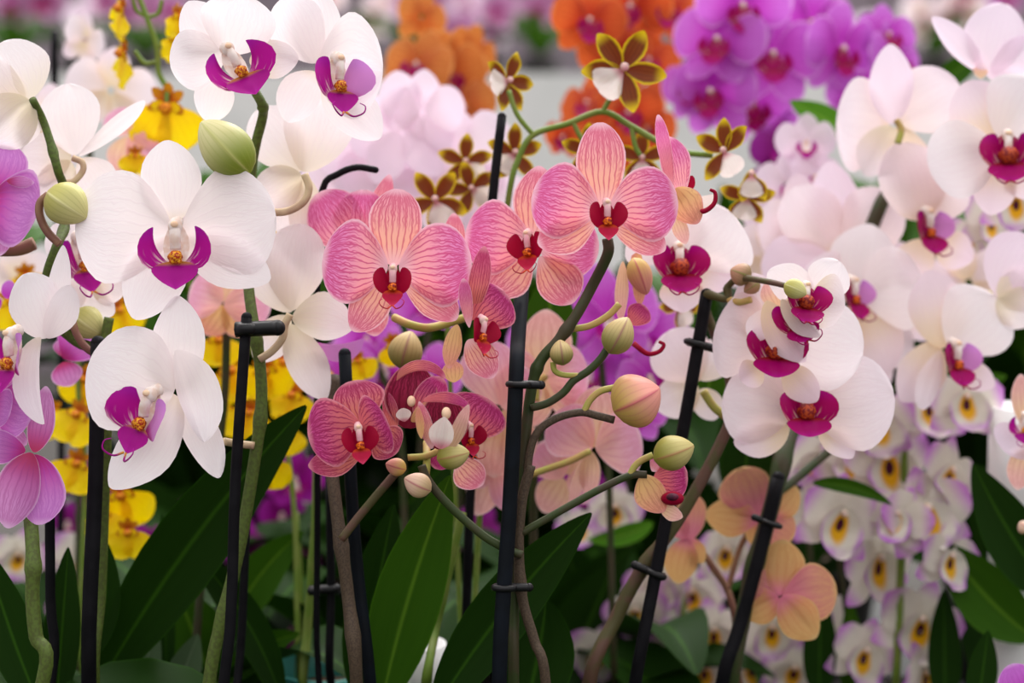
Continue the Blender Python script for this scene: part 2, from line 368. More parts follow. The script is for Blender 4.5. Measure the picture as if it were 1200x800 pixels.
SCL = [1]
def add_lip(par, o, s, yaw, pitch, roll, kind, style='wing', tendril=True, swap=False, lw=1.0, column=True):
    fn = rotmap(o, s, yaw, pitch, roll); SCL[0] = s
    ks = LIPS[kind]
    lp = mesh('lip', lip_geo(fn, kind, style, tendril, swap, lw), par, o)
    lp['label'] = {'white': 'bright magenta lip', 'wlilac': 'magenta and lilac lip', 'pink': 'crimson lip', 'dark': 'dark magenta lip', 'darkl': 'magenta and lilac lip'}[kind]
    cs = 1.7 if kind == 'dark' else 1.0; c = join(ball(fn(0, .5-.08*(cs-1), .28), .10*s*cs, M[ks[2]], (1.1, 1, .9), .18), ball(fn(-.05, .56, .3), .05*s, M[ks[2]]), ball(fn(.05, .56, .3), .05*s, M[ks[2]]))
    mesh('callus', c, par, fn(0, .5, .28))
    if column:
        g = join(tube([fn(0, -.06, .0), fn(0, -.03, .1), fn(0, .06, .2), fn(0, .2, .25), fn(0, .38, .22)], .10*s, M[ks[3]], .085*s, seg=14, flat=.8), ball(fn(0, .03, .19), .115*s, M[ks[3]], (1, 1.15, .9)), ball(fn(0, .0, .29), .05*s, M['cap'], (1.2, 1, .6)))
        mesh('column', g, par, fn(0, 0, .1))

ROLE = {'P': 'petal', 'S': 'sepal'}
class Plant:
    def __init__(s, name, label, cat, pot, group=None, potm='pot', potr=.055, base=BENCH, poth=POTH):
        s.base = Vector((pot[0], pot[1], base)); s.top = base+poth
        s.o = empty(name, s.base); s.o['label'] = label; s.o['category'] = cat
        if group: s.o['group'] = group
        r = potr
        mesh('pot', revolve(s.base, (0, 0, poth), [(0, .001), (0, r*.72), (.05, r*.74), (.8, r*.94), (.82, r*1.02), (1, r*1.06), (1, r*.96), (.85, r*.92)], M[potm], 24, side=RIGHT), s.o, s.base)
        mesh('potting_bark', revolve(s.base+Vector((0, 0, poth*.84)), (0, 0, poth*.08), [(0, r*.9), (.6, r*.7), (.9, r*.35), (1, .001)], M['bark'], 16, side=RIGHT), s.o)
        s.soil = s.base+Vector((0, 0, poth*.86))
    def foot(s, dx=0, dy=0): return s.soil+Vector((dx, dy, .004))
    def stem(s, pts, r, mat, d, r1=None, foot=None, nodes=(), name='stem'):
        w = [P(p[0], p[1], d+(p[2] if len(p) > 2 else 0)) for p in pts]
        if foot is not None: w.append(s.foot(*foot))
        k = d/F
        return mesh(name, tube(w, r*k, M[mat], (r1 if r1 else r)*k, nodes=nodes), s.o, w[0])
    def leaf(s, b, t, W, mat, d, d1=None, **kw):
        k = F/d; o = dict(p=.8, q=.75, cup=.25, crease=.12, nu=16, nv=8, wob=.01); o.update(kw)
        WR = o.pop('WR', W)
        z1 = 0 if d1 is None else (d-d1)*k
        return mesh('leaf', petal(pxmap(d), b, t, W, WR, M[mat], z1=z1, **o), s.o, P(b[0], b[1], d))
    def bud(s, b, t, W, mat, d, dz=0, groove=.1):
        pb, pt = P(b[0], b[1], d), P(t[0], t[1], d-dz); k = d/F*W
        pr = [(i/14, k*max(math.sin(math.pi*(i/14)**.85), .02)**.62) for i in range(15)]
        o = mesh('bud', revolve(pb, pt-pb, pr, M[mat], 24, groove=groove), s.o, pb)
        o['label'] = M[mat].name.split('.')[0].replace('_', ' ')
        return o
    def flower(s, c, d, kind, petals, lip=None, label=None, lipkind=None, hi=True):
        o = empty('flower', P(c[0], c[1], d), s.o)
        if label: o['label'] = label
        fn = pxmap(d)
        for pt in petals:
            role, bx, by, tx, ty, WL, WR = pt[:7]; kw = dict(pt[7]) if len(pt) > 7 else {}
            m = M[kw.pop('m', kind)+('_p' if role == 'P' else '_s')]
            base = dict(p=1.3, q=.52, cup=-.10, z0=0, z1=-4) if role == 'P' else dict(p=1.0, q=.62, cup=-.14, z0=-5, z1=-10)
            if role == 'P': base['ruf'] = .05
            base.update(kw)
            if not hi: base.update(nu=11, nv=8)
            mesh(ROLE[role], petal(fn, (bx, by), (tx, ty), WL, WR, m, **base), o, P(bx, by, d))
        if lip:
            lx, ly, ls, yaw, pit, roll = lip[:6]; kw = dict(lip[6]) if len(lip) > 6 else {}
            zf = kw.pop('z', 4)
            add_lip(o, P(lx, ly, d-zf*d/F), ls*d/F, yaw, pit, roll, lipkind or 'white', **kw)
        return o
    def phal(s, c, d, hw, kind, lipkind=None, yaw=0, pitch=0, roll=0, split=True, lipsize=.62, var=.06):
        """A moth orchid flower of half width hw pixels, turned by yaw / pitch / roll."""
        o = empty('flower', P(c[0], c[1], d), s.o) if split else None
        fn = rotmap(P(c[0], c[1], d), hw*d/F, yaw, pitch, roll); g = []
        j = lambda a: a*random.uniform(1-var, 1+var)
        spec = [('S', 0, -.05, j(.04), -j(.98), .38, .38, dict(z0=-.06, z1=-.16, p=1.0, q=.6, cup=-.1)),
                ('S', -.05, .08, -j(.58), j(.86), .34, .34, dict(z0=-.06, z1=-.18, p=1.0, q=.6, cup=-.1)),
                ('S', .05, .08, j(.58), j(.86), .34, .34, dict(z0=-.06, z1=-.18, p=1.0, q=.6, cup=-.1)),
                ('P', -.06, 0, -j(1), -j(.12), .56, .56, dict(p=1.3, q=.52, bow=.06, cup=-.12, ruf=.06)),
                ('P', .06, 0, j(1), -j(.12), .56, .56, dict(p=1.3, q=.52, bow=.06, cup=-.12, ruf=.06))]
        for role, bx, by, tx, ty, a, b, kw in spec:
            ge = petal(fn, (bx, by), (tx, ty), a, b, M[kind+('_p' if role == 'P' else '_s')], nu=10, nv=8, **kw)
            if split: mesh(ROLE[role], ge, o, fn(bx, by, 0))
            else: g.append(ge)
        if not split: o = mesh('flower', join(*g), s.o, P(c[0], c[1], d))
        if lipkind:
            fl = rotmap(P(c[0], c[1], d), hw*lipsize*d/F, yaw, pitch, roll); SCL[0] = hw*lipsize*d/F
            mesh('lip', lip_geo(fl, lipkind, 'wing', False), o, P(c[0], c[1], d))
            if split: mesh('column', ball(fl(0, .03, .2), .1*hw*lipsize*d/F, M[LIPS[lipkind][3]]), o)
        return o
    def oncid(s, c, d, r, yaw=0, pitch=0, roll=0):
        fn = rotmap(P(c[0], c[1], d), r*d/F, yaw, pitch, roll)
        g = [petal(fn, (0, 0), (.42*math.sin(a), -.42*math.cos(a)), .12, .12, M['yelbr'], z1=.1, ruf=.3, nu=7, nv=6) for a in (-2.0, -.9, 0, .9, 2.0)]
        o = mesh('flower', join(*g), s.o, P(c[0], c[1], d))
        l = [petal(fn, (0, .05), (sx*.55, .92), .58, .5, M['yel'], z0=.08, z1=.05, p=1.5, q=.5, cup=-.1, ruf=.22, nu=10, nv=8) for sx in (-1, 1)]
        l += [petal(fn, (0, .05), (sx*.3, .12), .12, .12, M['yel'], z0=.1, z1=.12, nu=6, nv=6) for sx in (-1, 1)]
        mesh('lip', join(*l), o, P(c[0], c[1], d))
        mesh('crest', ball(fn(0, .12, .16), .11*r*d/F, M['crest'], (1.2, 1.1, .8), .25), o)
        return o
    def brownie(s, c, d, r, angs, yaw=0, pitch=0, roll=0, lipdir=None):
        fn = rotmap(P(c[0], c[1], d), r*d/F, yaw, pitch, roll)
        o = empty('flower', P(c[0], c[1], d), s.o)
        for a in angs:
            a = math.radians(a)
            mesh('tepal', petal(fn, (0, 0), (math.sin(a), -math.cos(a)), .26, .26, M['brown_t'], z1=.12, p=1.1, q=.75, cup=.2, ruf=.12, nu=10, nv=8), o, P(c[0], c[1], d))
        if lipdir is not None:
            a = math.radians(lipdir); x, y = math.sin(a), -math.cos(a)
            mesh('lip', petal(fn, (0, 0), (x*.8, y*.8), .42, .42, M['lipw'], z0=.1, z1=.2, p=1.9, q=.5, cup=-.15, ruf=.15, nu=10, nv=8), o, P(c[0], c[1], d))
        mesh('column', ball(fn(0, -.05, .16), .1*r*d/F, M['col_p']), o)
        return o
    def dendro(s, c, d, r, yaw=0, pitch=0, roll=0):
        yaw += random.uniform(-18, 18); fn = rotmap(P(c[0], c[1], d), r*d/F, yaw, pitch, roll); g = []; lw = random.uniform(.5, .64); ll = random.uniform(.62, .8)
        for a, w in ((0, .32), (-125, .32), (125, .32)):
            a = math.radians(a+random.uniform(-8, 8)); g.append(petal(fn, (0, 0), (1.05*math.sin(a), -1.05*math.cos(a)), w, w, M['dentip'], z0=-.1, z1=-.12, p=.95, q=.7, ruf=.08, nu=10, nv=7))
        for a in (-68, 68):
            a = math.radians(a+random.uniform(-8, 8)); g.append(petal(fn, (0, 0), (1.05*math.sin(a), -1.05*math.cos(a)), .5, .5, M['dentip'], z1=.05, p=1.1, q=.6, ruf=.12, nu=10, nv=8))
        o = mesh('flower', join(*g), s.o, P(c[0], c[1], d))
        l = [petal(fn, (random.uniform(-.05, .05), -.36), (random.uniform(-.12, .12), ll), lw, lw*random.uniform(.88, 1.12), M['denlip'], z0=.10, z1=.26, p=1.0, q=.5, cup=.22, bow=-.16, ruf=.17, crease=.02, nu=14, nv=14, wob=.06)]
        mesh('lip', join(*l), o, P(c[0], c[1], d))
        mesh('column', ball(fn(0, -.2, .1), .07*r*d/F, M['col_w']), o)
        return o

def stake(label, pts, r, d, plant=None, foot=(0, 0), clips=(), mat='stake', group=None, extra=None):
    """A support stake: rod plus its clips, standing in a pot."""
    w = [P(p[0], p[1], d+(p[2] if len(p) > 2 else 0)) for p in pts]
    if plant is not None: w.append(plant.foot(*foot))
    k = d/F
    root = empty('plant_stake', w[-1]); root['label'] = label; root['category'] = 'plant stake'; root['group'] = 'black support stakes'
    mesh('rod', tube(w, r*k, M[mat], seg=12, n=4), root, w[-1])
    top = w[0]; mesh('tip', ball(top, r*k*1.0, M[mat]), root)
    for (cx, cy, ex, ey, h) in clips:
        a, b = P(cx, cy, d-r*k*.3), P(ex, ey, d-r*k*.3)
        ax = (b-a); sd = ax.normalized().cross(BACK).normalized()
        g = [tube([a, a+ax*.33, a+ax*.66, b], h*k, M['clip'], seg=8, n=3, flat=1.25), ball(b, h*k*1.05, M['clip'])]
        st = P(cx, cy, d)
        ring = [a+ax*.28+(math.cos(t)*ax.normalized()+math.sin(t)*BACK)*(r*1.35*k) for t in [i*math.pi/8 for i in range(17)]]
        g.append(tube(ring, h*k*.8, M['clip'], seg=8, smooth=False))
        mesh('clip', join(*g), root, a)
    return root

def box(lo, hi, mat):
    x0, y0, z0 = lo; x1, y1, z1 = hi
    V = [Vector(v) for v in ((x0, y0, z0), (x1, y0, z0), (x1, y1, z0), (x0, y1, z0), (x0, y0, z1), (x1, y0, z1), (x1, y1, z1), (x0, y1, z1))]
    Fc = [(0, 3, 2, 1), (4, 5, 6, 7), (0, 1, 5, 4), (1, 2, 6, 5), (2, 3, 7, 6), (3, 0, 4, 7)]
    return V, Fc, [(v.x, v.y) for v in V], [mat], [0]*6

def leafy(pl, n, ln=.2, w=.034, mat='leaf_d', a0=0, rise=.1, spread=360):
    """Strap leaves arching out of the pot."""
    for i in range(n):
        a = math.radians(a0+spread*i/n+random.uniform(-18, 18)); L = ln*random.uniform(.8, 1.15); h = rise*random.uniform(.7, 1.3)
        dr = Vector((math.cos(a), math.sin(a), 0)); sd = Vector((-math.sin(a), math.cos(a), 0))
        def fn(x, y, z, dr=dr, sd=sd, L=L, h=h, t=pl.soil):
            return t+dr*x+sd*y+Vector((0, 0, h*math.sin(min(x/L, 1.2)*2.2)+z))
        mesh('leaf', petal(fn, (.008, 0), (L, 0), w, w, M[mat], p=.85, q=.6, cup=.3, crease=.12, nu=12, nv=6, wob=.01), pl.o, pl.soil)

def autostem(pl, d, pts, r=3.2, mat='stem_d', foot=(0, 0)):
    pl.stem(pts, r, mat, d, foot=foot)

# ================================================================ A: white orchid with magenta lips, left of centre
A = Plant('moth_orchid', 'white moth orchid with bright magenta lips, its largest flower facing out left of centre', 'orchid', (-.205, 1.02), potr=.045)
A.stem([(297, 104, .0), (307, 122, .0), (308, 136, .01), (300, 168, .02), (295, 200, .03), (292, 260, .035), (291, 330, .015), (298, 385, 0), (305, 430), (306, 480), (299, 535), (283, 630), (262, 720), (245, 800)], 5.5, 'stem_g', 1.07, r1=8, foot=(.0, .0), nodes=(.09, .52, .66, .86))
A.stem([(298, 522), (280, 520), (262, 517, -.01)], 4.5, 'stem_c', 1.065, name='pedicel')
A.stem([(304, 421), (319, 411), (331, 396), (334, 380), (340, 368)], 4.6, 'stem_c', 1.06, name='pedicel')
A.stem([(318, 249), (338, 247), (356, 236), (362, 220), (357, 204)], 4.6, 'stem_c', 1.07, name='pedicel')
A.bud((293, 203), (236, 143), 30, 'bud_g', 1.045, groove=.03)
A.flower((270, 66), 1.045, 'white', [
    ('S', 258, 56, 219, 2, 30, 24, dict(z0=-4, z1=-12)), ('S', 258, 88, 244, 143, 24, 24, dict(z0=-8, z1=-20)), ('S', 292, 72, 350, 68, 24, 22, dict(m='whiteback', z0=-8, z1=-25)),
    ('P', 264, 66, 199, 75, 34, 38, dict(z1=6)), ('P', 268, 64, 287, -6, 44, 46, dict(z0=2, z1=10, p=1.2))],
    (264, 60, 66, 20, 10, -26, dict(lw=1.4, tendril=False)))
A.flower((375, 76), 1.06, 'white', [
    ('S', 374, 76, 364, -22, 26, 30, dict(z1=-14)), ('S', 370, 84, 336, 143, 22, 30, dict(z1=-10, m='white')), ('S', 378, 100, 446, 162, 30, 26, dict(z0=-8, z1=-14)),
    ('P', 370, 74, 331, -2, 34, 34, dict(z1=-2)), ('P', 372, 80, 449, 82, 66, 58, dict(z0=0, z1=4, p=1.1, cup=.06))],
    (392, 70, 66, 30, 0, 0, dict(style='ear', lw=1.35)), lipkind='wlilac')
A.flower((206, 270), 1.035, 'white', [
    ('S', 206, 262, 195, 164, 36, 36, dict(p=1.15)), ('S', 206, 274, 157, 374, 36, 36), ('S', 208, 278, 317, 328, 32, 32),
    ('P', 202, 270, 88, 262, 68, 68, dict(z1=-8)), ('P', 214, 268, 323, 248, 62, 66, dict(z1=-6))],
    (207, 264, 76, 4, 0, -2, dict(tendril=False)))
A.flower((200, 458), 1.035, 'white', [
    ('S', 203, 456, 208, 346, 28, 36, dict(p=.9)), ('S', 206, 462, 129, 572, 42, 26, dict(z1=-2, p=.95)), ('S', 212, 458, 257, 560, 24, 20, dict(z0=-12, z1=-22, ruf=.15)),
    ('P', 204, 460, 104, 424, 68, 62, dict(z1=14, p=1.15)), ('P', 206, 410, 240, 518, 38, 14, dict(p=1, q=.6, z0=2, z1=16))],
    (186, 460, 74, -30, 0, 18, dict(style='ear', lw=1.4)), lipkind='wlilac')
A.flower((342, 366), 1.09, 'whiteback', [
    ('P', 342, 364, 354, 262, 40, 34, dict(z0=-14, z1=-8, cup=-.2)), ('P', 341, 366, 301, 284, 34, 26, dict(z0=-20, z1=-26)), ('S', 342, 372, 414, 384, 36, 20, dict(z0=2, z1=10, cup=-.35)),
    ('S', 340, 380, 382, 468, 22, 26, dict(z0=-12, z1=-18)), ('S', 338, 370, 300, 424, 22, 22, dict(z0=-18, z1=-26))])
mesh('lip', join(petal(pxmap(1.105), (362, 398), (426, 396), 2, 20, M['lil_side'], p=1.2, q=.7, bend=-8)), A.o.children[-1], P(380, 400, 1.105))
A.flower((355, 202), 1.10, 'whiteback', [
    ('P', 356, 202, 378, 110, 36, 46, dict(z0=-10, z1=-6)), ('P', 354, 200, 302, 128, 36, 34, dict(z0=-14, z1=-20)), ('S', 353, 204, 298, 234, 28, 26, dict(z0=-8, z1=-8)),
    ('S', 352, 210, 334, 284, 26, 24, dict(z0=-14, z1=-20)), ('S', 358, 206, 362, 304, 20, 22, dict(z0=-10, z1=-16))])
leafy(A, 4, .2, a0=20)

# ================================================================ B: white orchid at the far left
B = Plant('moth_orchid', 'white moth orchid at the left edge, flowers seen from behind around two greenish buds', 'orchid', (-.275, 1.11), potr=.045)
B.stem([(38, 116, -.01), (50, 140), (60, 170), (68, 200), (75, 222, .015), (76, 262, .02), (66, 290), (54, 330, .01), (60, 370, .02), (90, 400, .03), (124, 418, .03), (125, 480, .03), (121, 600, .035), (117, 700, .035), (110, 800, .035)], 4.5, 'stem_g', 1.06, r1=8, foot=(0, 0), nodes=(.15, .35, .55))
B.stem([(70, 286), (56, 272), (47, 254), (47, 238), (57, 228)], 5, 'stem_r', 1.045, name='pedicel')
B.stem([(122, 417), (104, 410), (90, 392), (84, 370)], 4.5, 'stem_r', 1.07, name='pedicel')
B.stem([(85, 185), (96, 190), (97, 200), (87, 212), (76, 214)], 3.8, 'stem_c', 1.085, name='pedicel')
B.stem([(128, 372), (124, 395), (124, 417)], 6, 'stem_g', 1.085)
B.bud((56, 224), (102, 256), 26, 'bud_y', 1.04, groove=.16)
B.bud((86, 366), (120, 392), 20, 'bud_y', 1.09, groove=.1)
B.flower((33, 116), 1.055, 'whiteback', [
    ('P', 36, 116, 0, 50, 44, 42, dict(z0=0, z1=-20, p=1, q=.5)), ('S', 36, 118, -14, 166, 34, 34, dict(z0=6, z1=-10, p=1, q=.5)), ('S', 40, 118, 32, 168, 14, 14, dict(z0=0, z1=-14)), ('P', 30, 112, -40, 100, 40, 40, dict(z1=-30))])
B.flower((88, 184), 1.10, 'whiteback', [
    ('P', 88, 182, 78, 98, 36, 36, dict(m='white')), ('S', 84, 186, 24, 182, 32, 30), ('P', 92, 183, 170, 118, 9, 12, dict(z1=25, m='white')), ('S', 94, 186, 130, 236, 26, 24, dict(m='white')), ('S', 82, 188, 50, 240, 24, 24)])
B.flower((55, 395), 1.03, 'white', [
    ('P', 56, 396, 30, 320, 32, 34, dict(z1=-10, p=1)), ('S', 60, 394, 74, 287, 12, 16, dict(z0=-6, p=.9)), ('P', 54, 396, 82, 334, 14, 24, dict(z0=6, z1=20, p=1.1)), ('S', 48, 395, 52, 497, 6, 26, dict(z0=8, z1=16, p=.95, bend=-10))],
    (24, 390, 70, -38, 0, 0, dict(style='ear', z=14, lw=1.4)), lipkind='wlilac')
B.flower((98, 335), 1.10, 'white', [
    ('S', 84, 326, 134, 368, 18, 30), ('P', 100, 320, 64, 262, 26, 26), ('S', 108, 330, 145, 345, 20, 20, dict(m='whiteback')), ('P', 100, 330, 70, 350, 22, 22)],
    (88, 280, 64, 36, 0, -10, dict(style='ear', z=6, lw=1.3)), lipkind='wlilac')
leafy(B, 4, .2, a0=80)

# ================================================================ C: purple orchid at the lower left edge
Cc = Plant('moth_orchid', 'purple pink moth orchid with thick green stem at the left edge', 'orchid', (-.335, .995), potr=.045)
Cc.stem([(30, 560, .03), (36, 610, .01), (39, 660), (38, 700), (42, 745), (50, 800)], 8.5, 'stem_g', 1.03, foot=(0, 0), nodes=(.35,))
Cc.stem([(-20, 292), (20, 292), (40, 285)], 8, 'stem_r', 1.08)
Cc.flower((-14, 240), 1.06, 'purple', [('P', -12, 232, 44, 250, 46, 50, dict(z1=8)), ('P', -10, 225, 8, 166, 20, 34), ('S', -14, 250, 0, 300, 24, 24), ('S', 8, 212, 40, 214, 7, 7, dict(z0=8, z1=14))])
Cc.flower((-4, 480), 1.04, 'purple', [('P', -6, 470, 39, 486, 40, 36, dict(z1=6)), ('P', -10, 476, 13, 482, 26, 22, dict(z0=14, z1=18)), ('S', -8, 500, 32, 520, 14, 14), ('S', -10, 440, 22, 428, 30, 34, dict(z0=-14))])
Cc.flower((36, 532), 1.035, 'purple', [('S', 37, 530, 8, 619, 24, 30, dict(z0=4, z1=14)), ('P', 40, 532, 46, 615, 34, 22, dict(z1=2, p=1.1)), ('S', 40, 530, 54, 452, 14, 18, dict(z0=-4, p=.9)), ('P', 30, 528, -20, 520, 20, 20)])
Cc.flower((76, 420), 1.14, 'purple', [('P', 74, 420, 106, 388, 30, 24), ('S', 74, 424, 84, 452, 18, 20), ('S', 74, 418, 78, 396, 14, 14)])
Cc.flower((6, 330), 1.13, 'violet', [('S', 8, 350, 12, 328, 9, 9), ('P', 2, 352, -18, 360, 12, 12)])
leafy(Cc, 4, .2, a0=50)

# ================================================================ D: pink striped orchid in the centre
D = Plant('moth_orchid', 'salmon pink moth orchid with fine magenta veins on the long centre stem', 'orchid', (.012, 1.025), potr=.045)
D.stem([(712, 280, -.01), (712, 298, -.01), (694, 335), (676, 368), (655, 398), (634, 422), (624, 450), (617, 500), (610, 580), (604, 650), (602, 720), (602, 800)], 6.5, 'stem_d', 1.055, foot=(-.01, .005), nodes=(.3, .45))
D.stem([(622, 545, .0), (612, 585), (608, 640), (612, 700), (626, 750), (640, 805)], 6, 'stem_grey', 1.05, foot=(.015, .0), nodes=(.45,))
D.stem([(612, 650), (598, 645), (570, 630), (540, 605), (515, 580), (500, 560), (494, 545)], 5, 'stem_d', 1.045, name='branch')
D.stem([(610, 625), (640, 608), (672, 590), (705, 572), (738, 557), (758, 556)], 4.5, 'stem_d', 1.05, name='branch')
D.stem([(738, 557), (744, 546), (752, 539), (765, 533)], 4, 'stem_y', 1.05, name='pedicel')
D.stem([(618, 560), (621, 530), (630, 506), (652, 490), (680, 483), (700, 487), (720, 492)], 4.6, 'stem_grey', 1.05, name='branch')
D.stem([(684, 483), (692, 468), (704, 458), (720, 454)], 4, 'stem_y', 1.05, name='pedicel')
D.stem([(622, 478), (642, 472), (660, 460), (672, 446), (690, 434), (704, 420), (712, 408)], 4.6, 'stem_d', 1.05, name='branch')
D.stem([(678, 440), (660, 439), (650, 434), (648, 424)], 3.4, 'stem_y', 1.05, name='pedicel')
D.stem([(664, 386), (690, 382), (712, 370), (726, 356)], 4, 'stem_y', 1.06, name='pedicel')
D.stem([(462, 372, .01), (480, 380), (500, 384), (520, 380, .01), (545, 372, .015)], 5, 'stem_y', 1.07, name='pedicel')
D.stem([(478, 536), (500, 534), (518, 526), (530, 520)], 4, 'stem_y', 1.055, name='pedicel')
D.stem([(500, 518, .02), (500, 545), (498, 565)], 4.5, 'stem_y', 1.055, name='pedicel')
D.bud((660, 428), (656, 398), 14, 'bud_o', 1.045); D.bud((714, 414), (736, 372), 19, 'bud_o', 1.04)
D.bud((719, 482), (773, 455), 33, 'bud_p', 1.045, groove=.18); D.bud((766, 538), (813, 522), 21, 'bud_v', 1.035)
D.bud((512, 538), (550, 530), 16, 'bud_v', 1.02); D.bud((505, 575), (474, 560), 15, 'bud_c', 1.035)
D.bud((476, 550), (452, 543), 11, 'bud_p', 1.04); D.bud((470, 432), (482, 388), 21, 'bud_o', 1.10, groove=.14)
D.bud((742, 302), (758, 345), 15, 'bud_p', 1.09, groove=.14)
D.flower((708, 244), 1.025, 'pink', [
    ('S', 706, 246, 703, 143, 29, 29, dict(p=1.2, q=.5, z1=-8)), ('S', 700, 256, 630, 286, 26, 22, dict(p=1.2)), ('S', 716, 262, 780, 293, 24, 18, dict(p=1.2)),
    ('P', 702, 246, 624, 226, 46, 44, dict(p=1.35)), ('P', 714, 246, 794, 231, 44, 46, dict(p=1.35))],
    (710, 238, 46, 6, 4, 0, dict(style='ear', tendril=False)), lipkind='pink')
D.flower((624, 282), 1.07, 'pink', [
    ('S', 626, 282, 632, 194, 28, 28), ('S', 620, 298, 572, 346, 28, 26, dict(z0=-8)), ('S', 632, 300, 672, 355, 30, 26, dict(z0=-2, z1=2, p=1.3)),
    ('P', 622, 284, 545, 274, 44, 44), ('P', 630, 286, 702, 292, 38, 38, dict(z1=-4))],
    (620, 274, 46, -18, 4, -6, dict(style='ear')), lipkind='pink')
D.flower((461, 312), 1.03, 'pink', [
    ('S', 461, 312, 466, 221, 32, 32, dict(p=1.2, q=.5)), ('S', 450, 328, 413, 388, 26, 22), ('S', 472, 330, 536, 374, 26, 18, dict(p=1.2)),
    ('P', 455, 314, 378, 302, 50, 50, dict(p=1.35)), ('P', 467, 314, 553, 306, 50, 50, dict(p=1.35))],
    (461, 314, 46, 0, 2, 0, dict(style='ear')), lipkind='pink')
D.flower((425, 296), 1.10, 'pink', [('P', 420, 300, 372, 226, 32, 36), ('P', 424, 296, 426, 222, 34, 30), ('S', 430, 290, 457, 204, 14, 14, dict(z0=-10)), ('S', 436, 340, 440, 394, 18, 22)])
D.flower((530, 300), 1.09, 'pink', [('S', 532, 312, 532, 249, 14, 14), ('S', 530, 310, 545, 330, 14, 14), ('P', 532, 300, 500, 310, 12, 12), ('P', 534, 306, 556, 290, 12, 12)])
D.flower((553, 376), 1.03, 'pinkback', [
    ('S', 553, 376, 568, 288, 12, 13, dict(m='rose', z1=10, p=1.3)), ('P', 550, 384, 543, 326, 8, 8, dict(m='pink', z0=8, z1=16)), ('P', 556, 376, 592, 342, 34, 34, dict(m='rose', p=1.2)),
    ('S', 548, 398, 578, 443, 22, 18, dict(m='pink', z0=2, z1=8)), ('S', 536, 380, 526, 432, 10, 12, dict(z0=6, z1=12))],
    (562, 374, 42, 40, 0, 10, dict(style='ear', z=10)), lipkind='pink')
D.flower((540, 500), 1.06, 'rose', [('P', 546, 510, 574, 468, 38, 34), ('S', 536, 540, 566, 568, 18, 22, dict(m='pink')), ('S', 532, 448, 530, 422, 13, 13, dict(m='pinkback', z0=8)), ('P', 530, 520, 508, 548, 14, 14)],
    (548, 498, 36, 30, 0, 0, dict(style='ear')), lipkind='pink')
D.flower((520, 494), 1.015, 'pinkback', [
    ('P', 518, 527, 519, 462, 28, 30, dict(m='wine', z0=-14, z1=-12, p=.95, q=.5, cup=.5)), ('S', 506, 526, 491, 470, 7, 9, dict(m='pink', z0=0, z1=8, p=.9)), ('S', 526, 528, 549, 474, 8, 9, dict(m='pale', z0=0, z1=8, p=.9)),
    ('P', 496, 470, 551, 478, 9, 4, dict(m='rose', z0=4, z1=6, p=1, bend=6)), ('S', 494, 514, 490, 476, 5, 5, dict(z0=8, z1=10))])
mesh('lip', join(petal(pxmap(1.012), (516, 526), (521, 488), 16, 14, M['lipw'], z0=4, z1=10, p=.85, q=.75, cup=.5, crease=-.2), ball(P(523, 484, 1.014), .0028, M['cap'], (1, 1.3, 1))), D.o.children[-1], P(518, 510, 1.012))
leafy(D, 4, .2, a0=30)

# ================================================================ E: its neighbour with rose flowers
E = Plant('moth_orchid', 'dark rose moth orchid low in the centre with a half opened wine red flower', 'orchid', (-.098, 1.075), potr=.045)
E.stem([(392, 440, .04), (388, 500, .03), (390, 560, .01), (400, 640), (408, 700), (418, 805)], 7.5, 'stem_grey', 1.07, foot=(-.005, 0), nodes=(.5, .75))
E.stem([(400, 632), (420, 606), (445, 576), (462, 556), (470, 545)], 5, 'stem_b', 1.055, name='branch')
E.flower((420, 500), 1.02, 'rose', [
    ('S', 424, 498, 412, 446, 28, 34, dict(p=1.3, q=.5)), ('S', 424, 530, 361, 546, 20, 14, dict(p=1.1)), ('S', 440, 510, 466, 530, 26, 22, dict(z0=-10)),
    ('P', 424, 500, 361, 512, 40, 42, dict(p=1.3, z1=6)), ('P', 424, 502, 452, 488, 34, 42, dict(z0=4, z1=14, p=1.2))],
    (419, 500, 44, 10, 4, -6, dict(style='ear', tendril=False)), lipkind='pink')
E.flower((482, 480), 1.035, 'wine', [
    ('P', 478, 502, 486, 426, 32, 30, dict(p=1, q=.5, cup=.45, z0=-6)), ('S', 464, 446, 522, 444, 10, 3, dict(m='rose', p=1, q=.5, z0=2, z1=10, bend=14)), ('P', 488, 496, 518, 442, 20, 18, dict(m='rose', z0=4, z1=10)),
    ('S', 482, 494, 504, 470, 7, 9, dict(m='pinkback', z0=10, z1=16)), ('S', 462, 506, 452, 458, 8, 10, dict(m='rose', z0=0, z1=6))])
mesh('lip', join(petal(pxmap(1.03), (474, 494), (472, 478), 9, 9, M['lipw'], z0=6, z1=10, cup=.4), ball(P(482, 470, 1.032), .0026, M['cap'], (1, 1.3, 1))), E.o.children[-1], P(474, 490, 1.03))
leafy(E, 3, .2, a0=200)

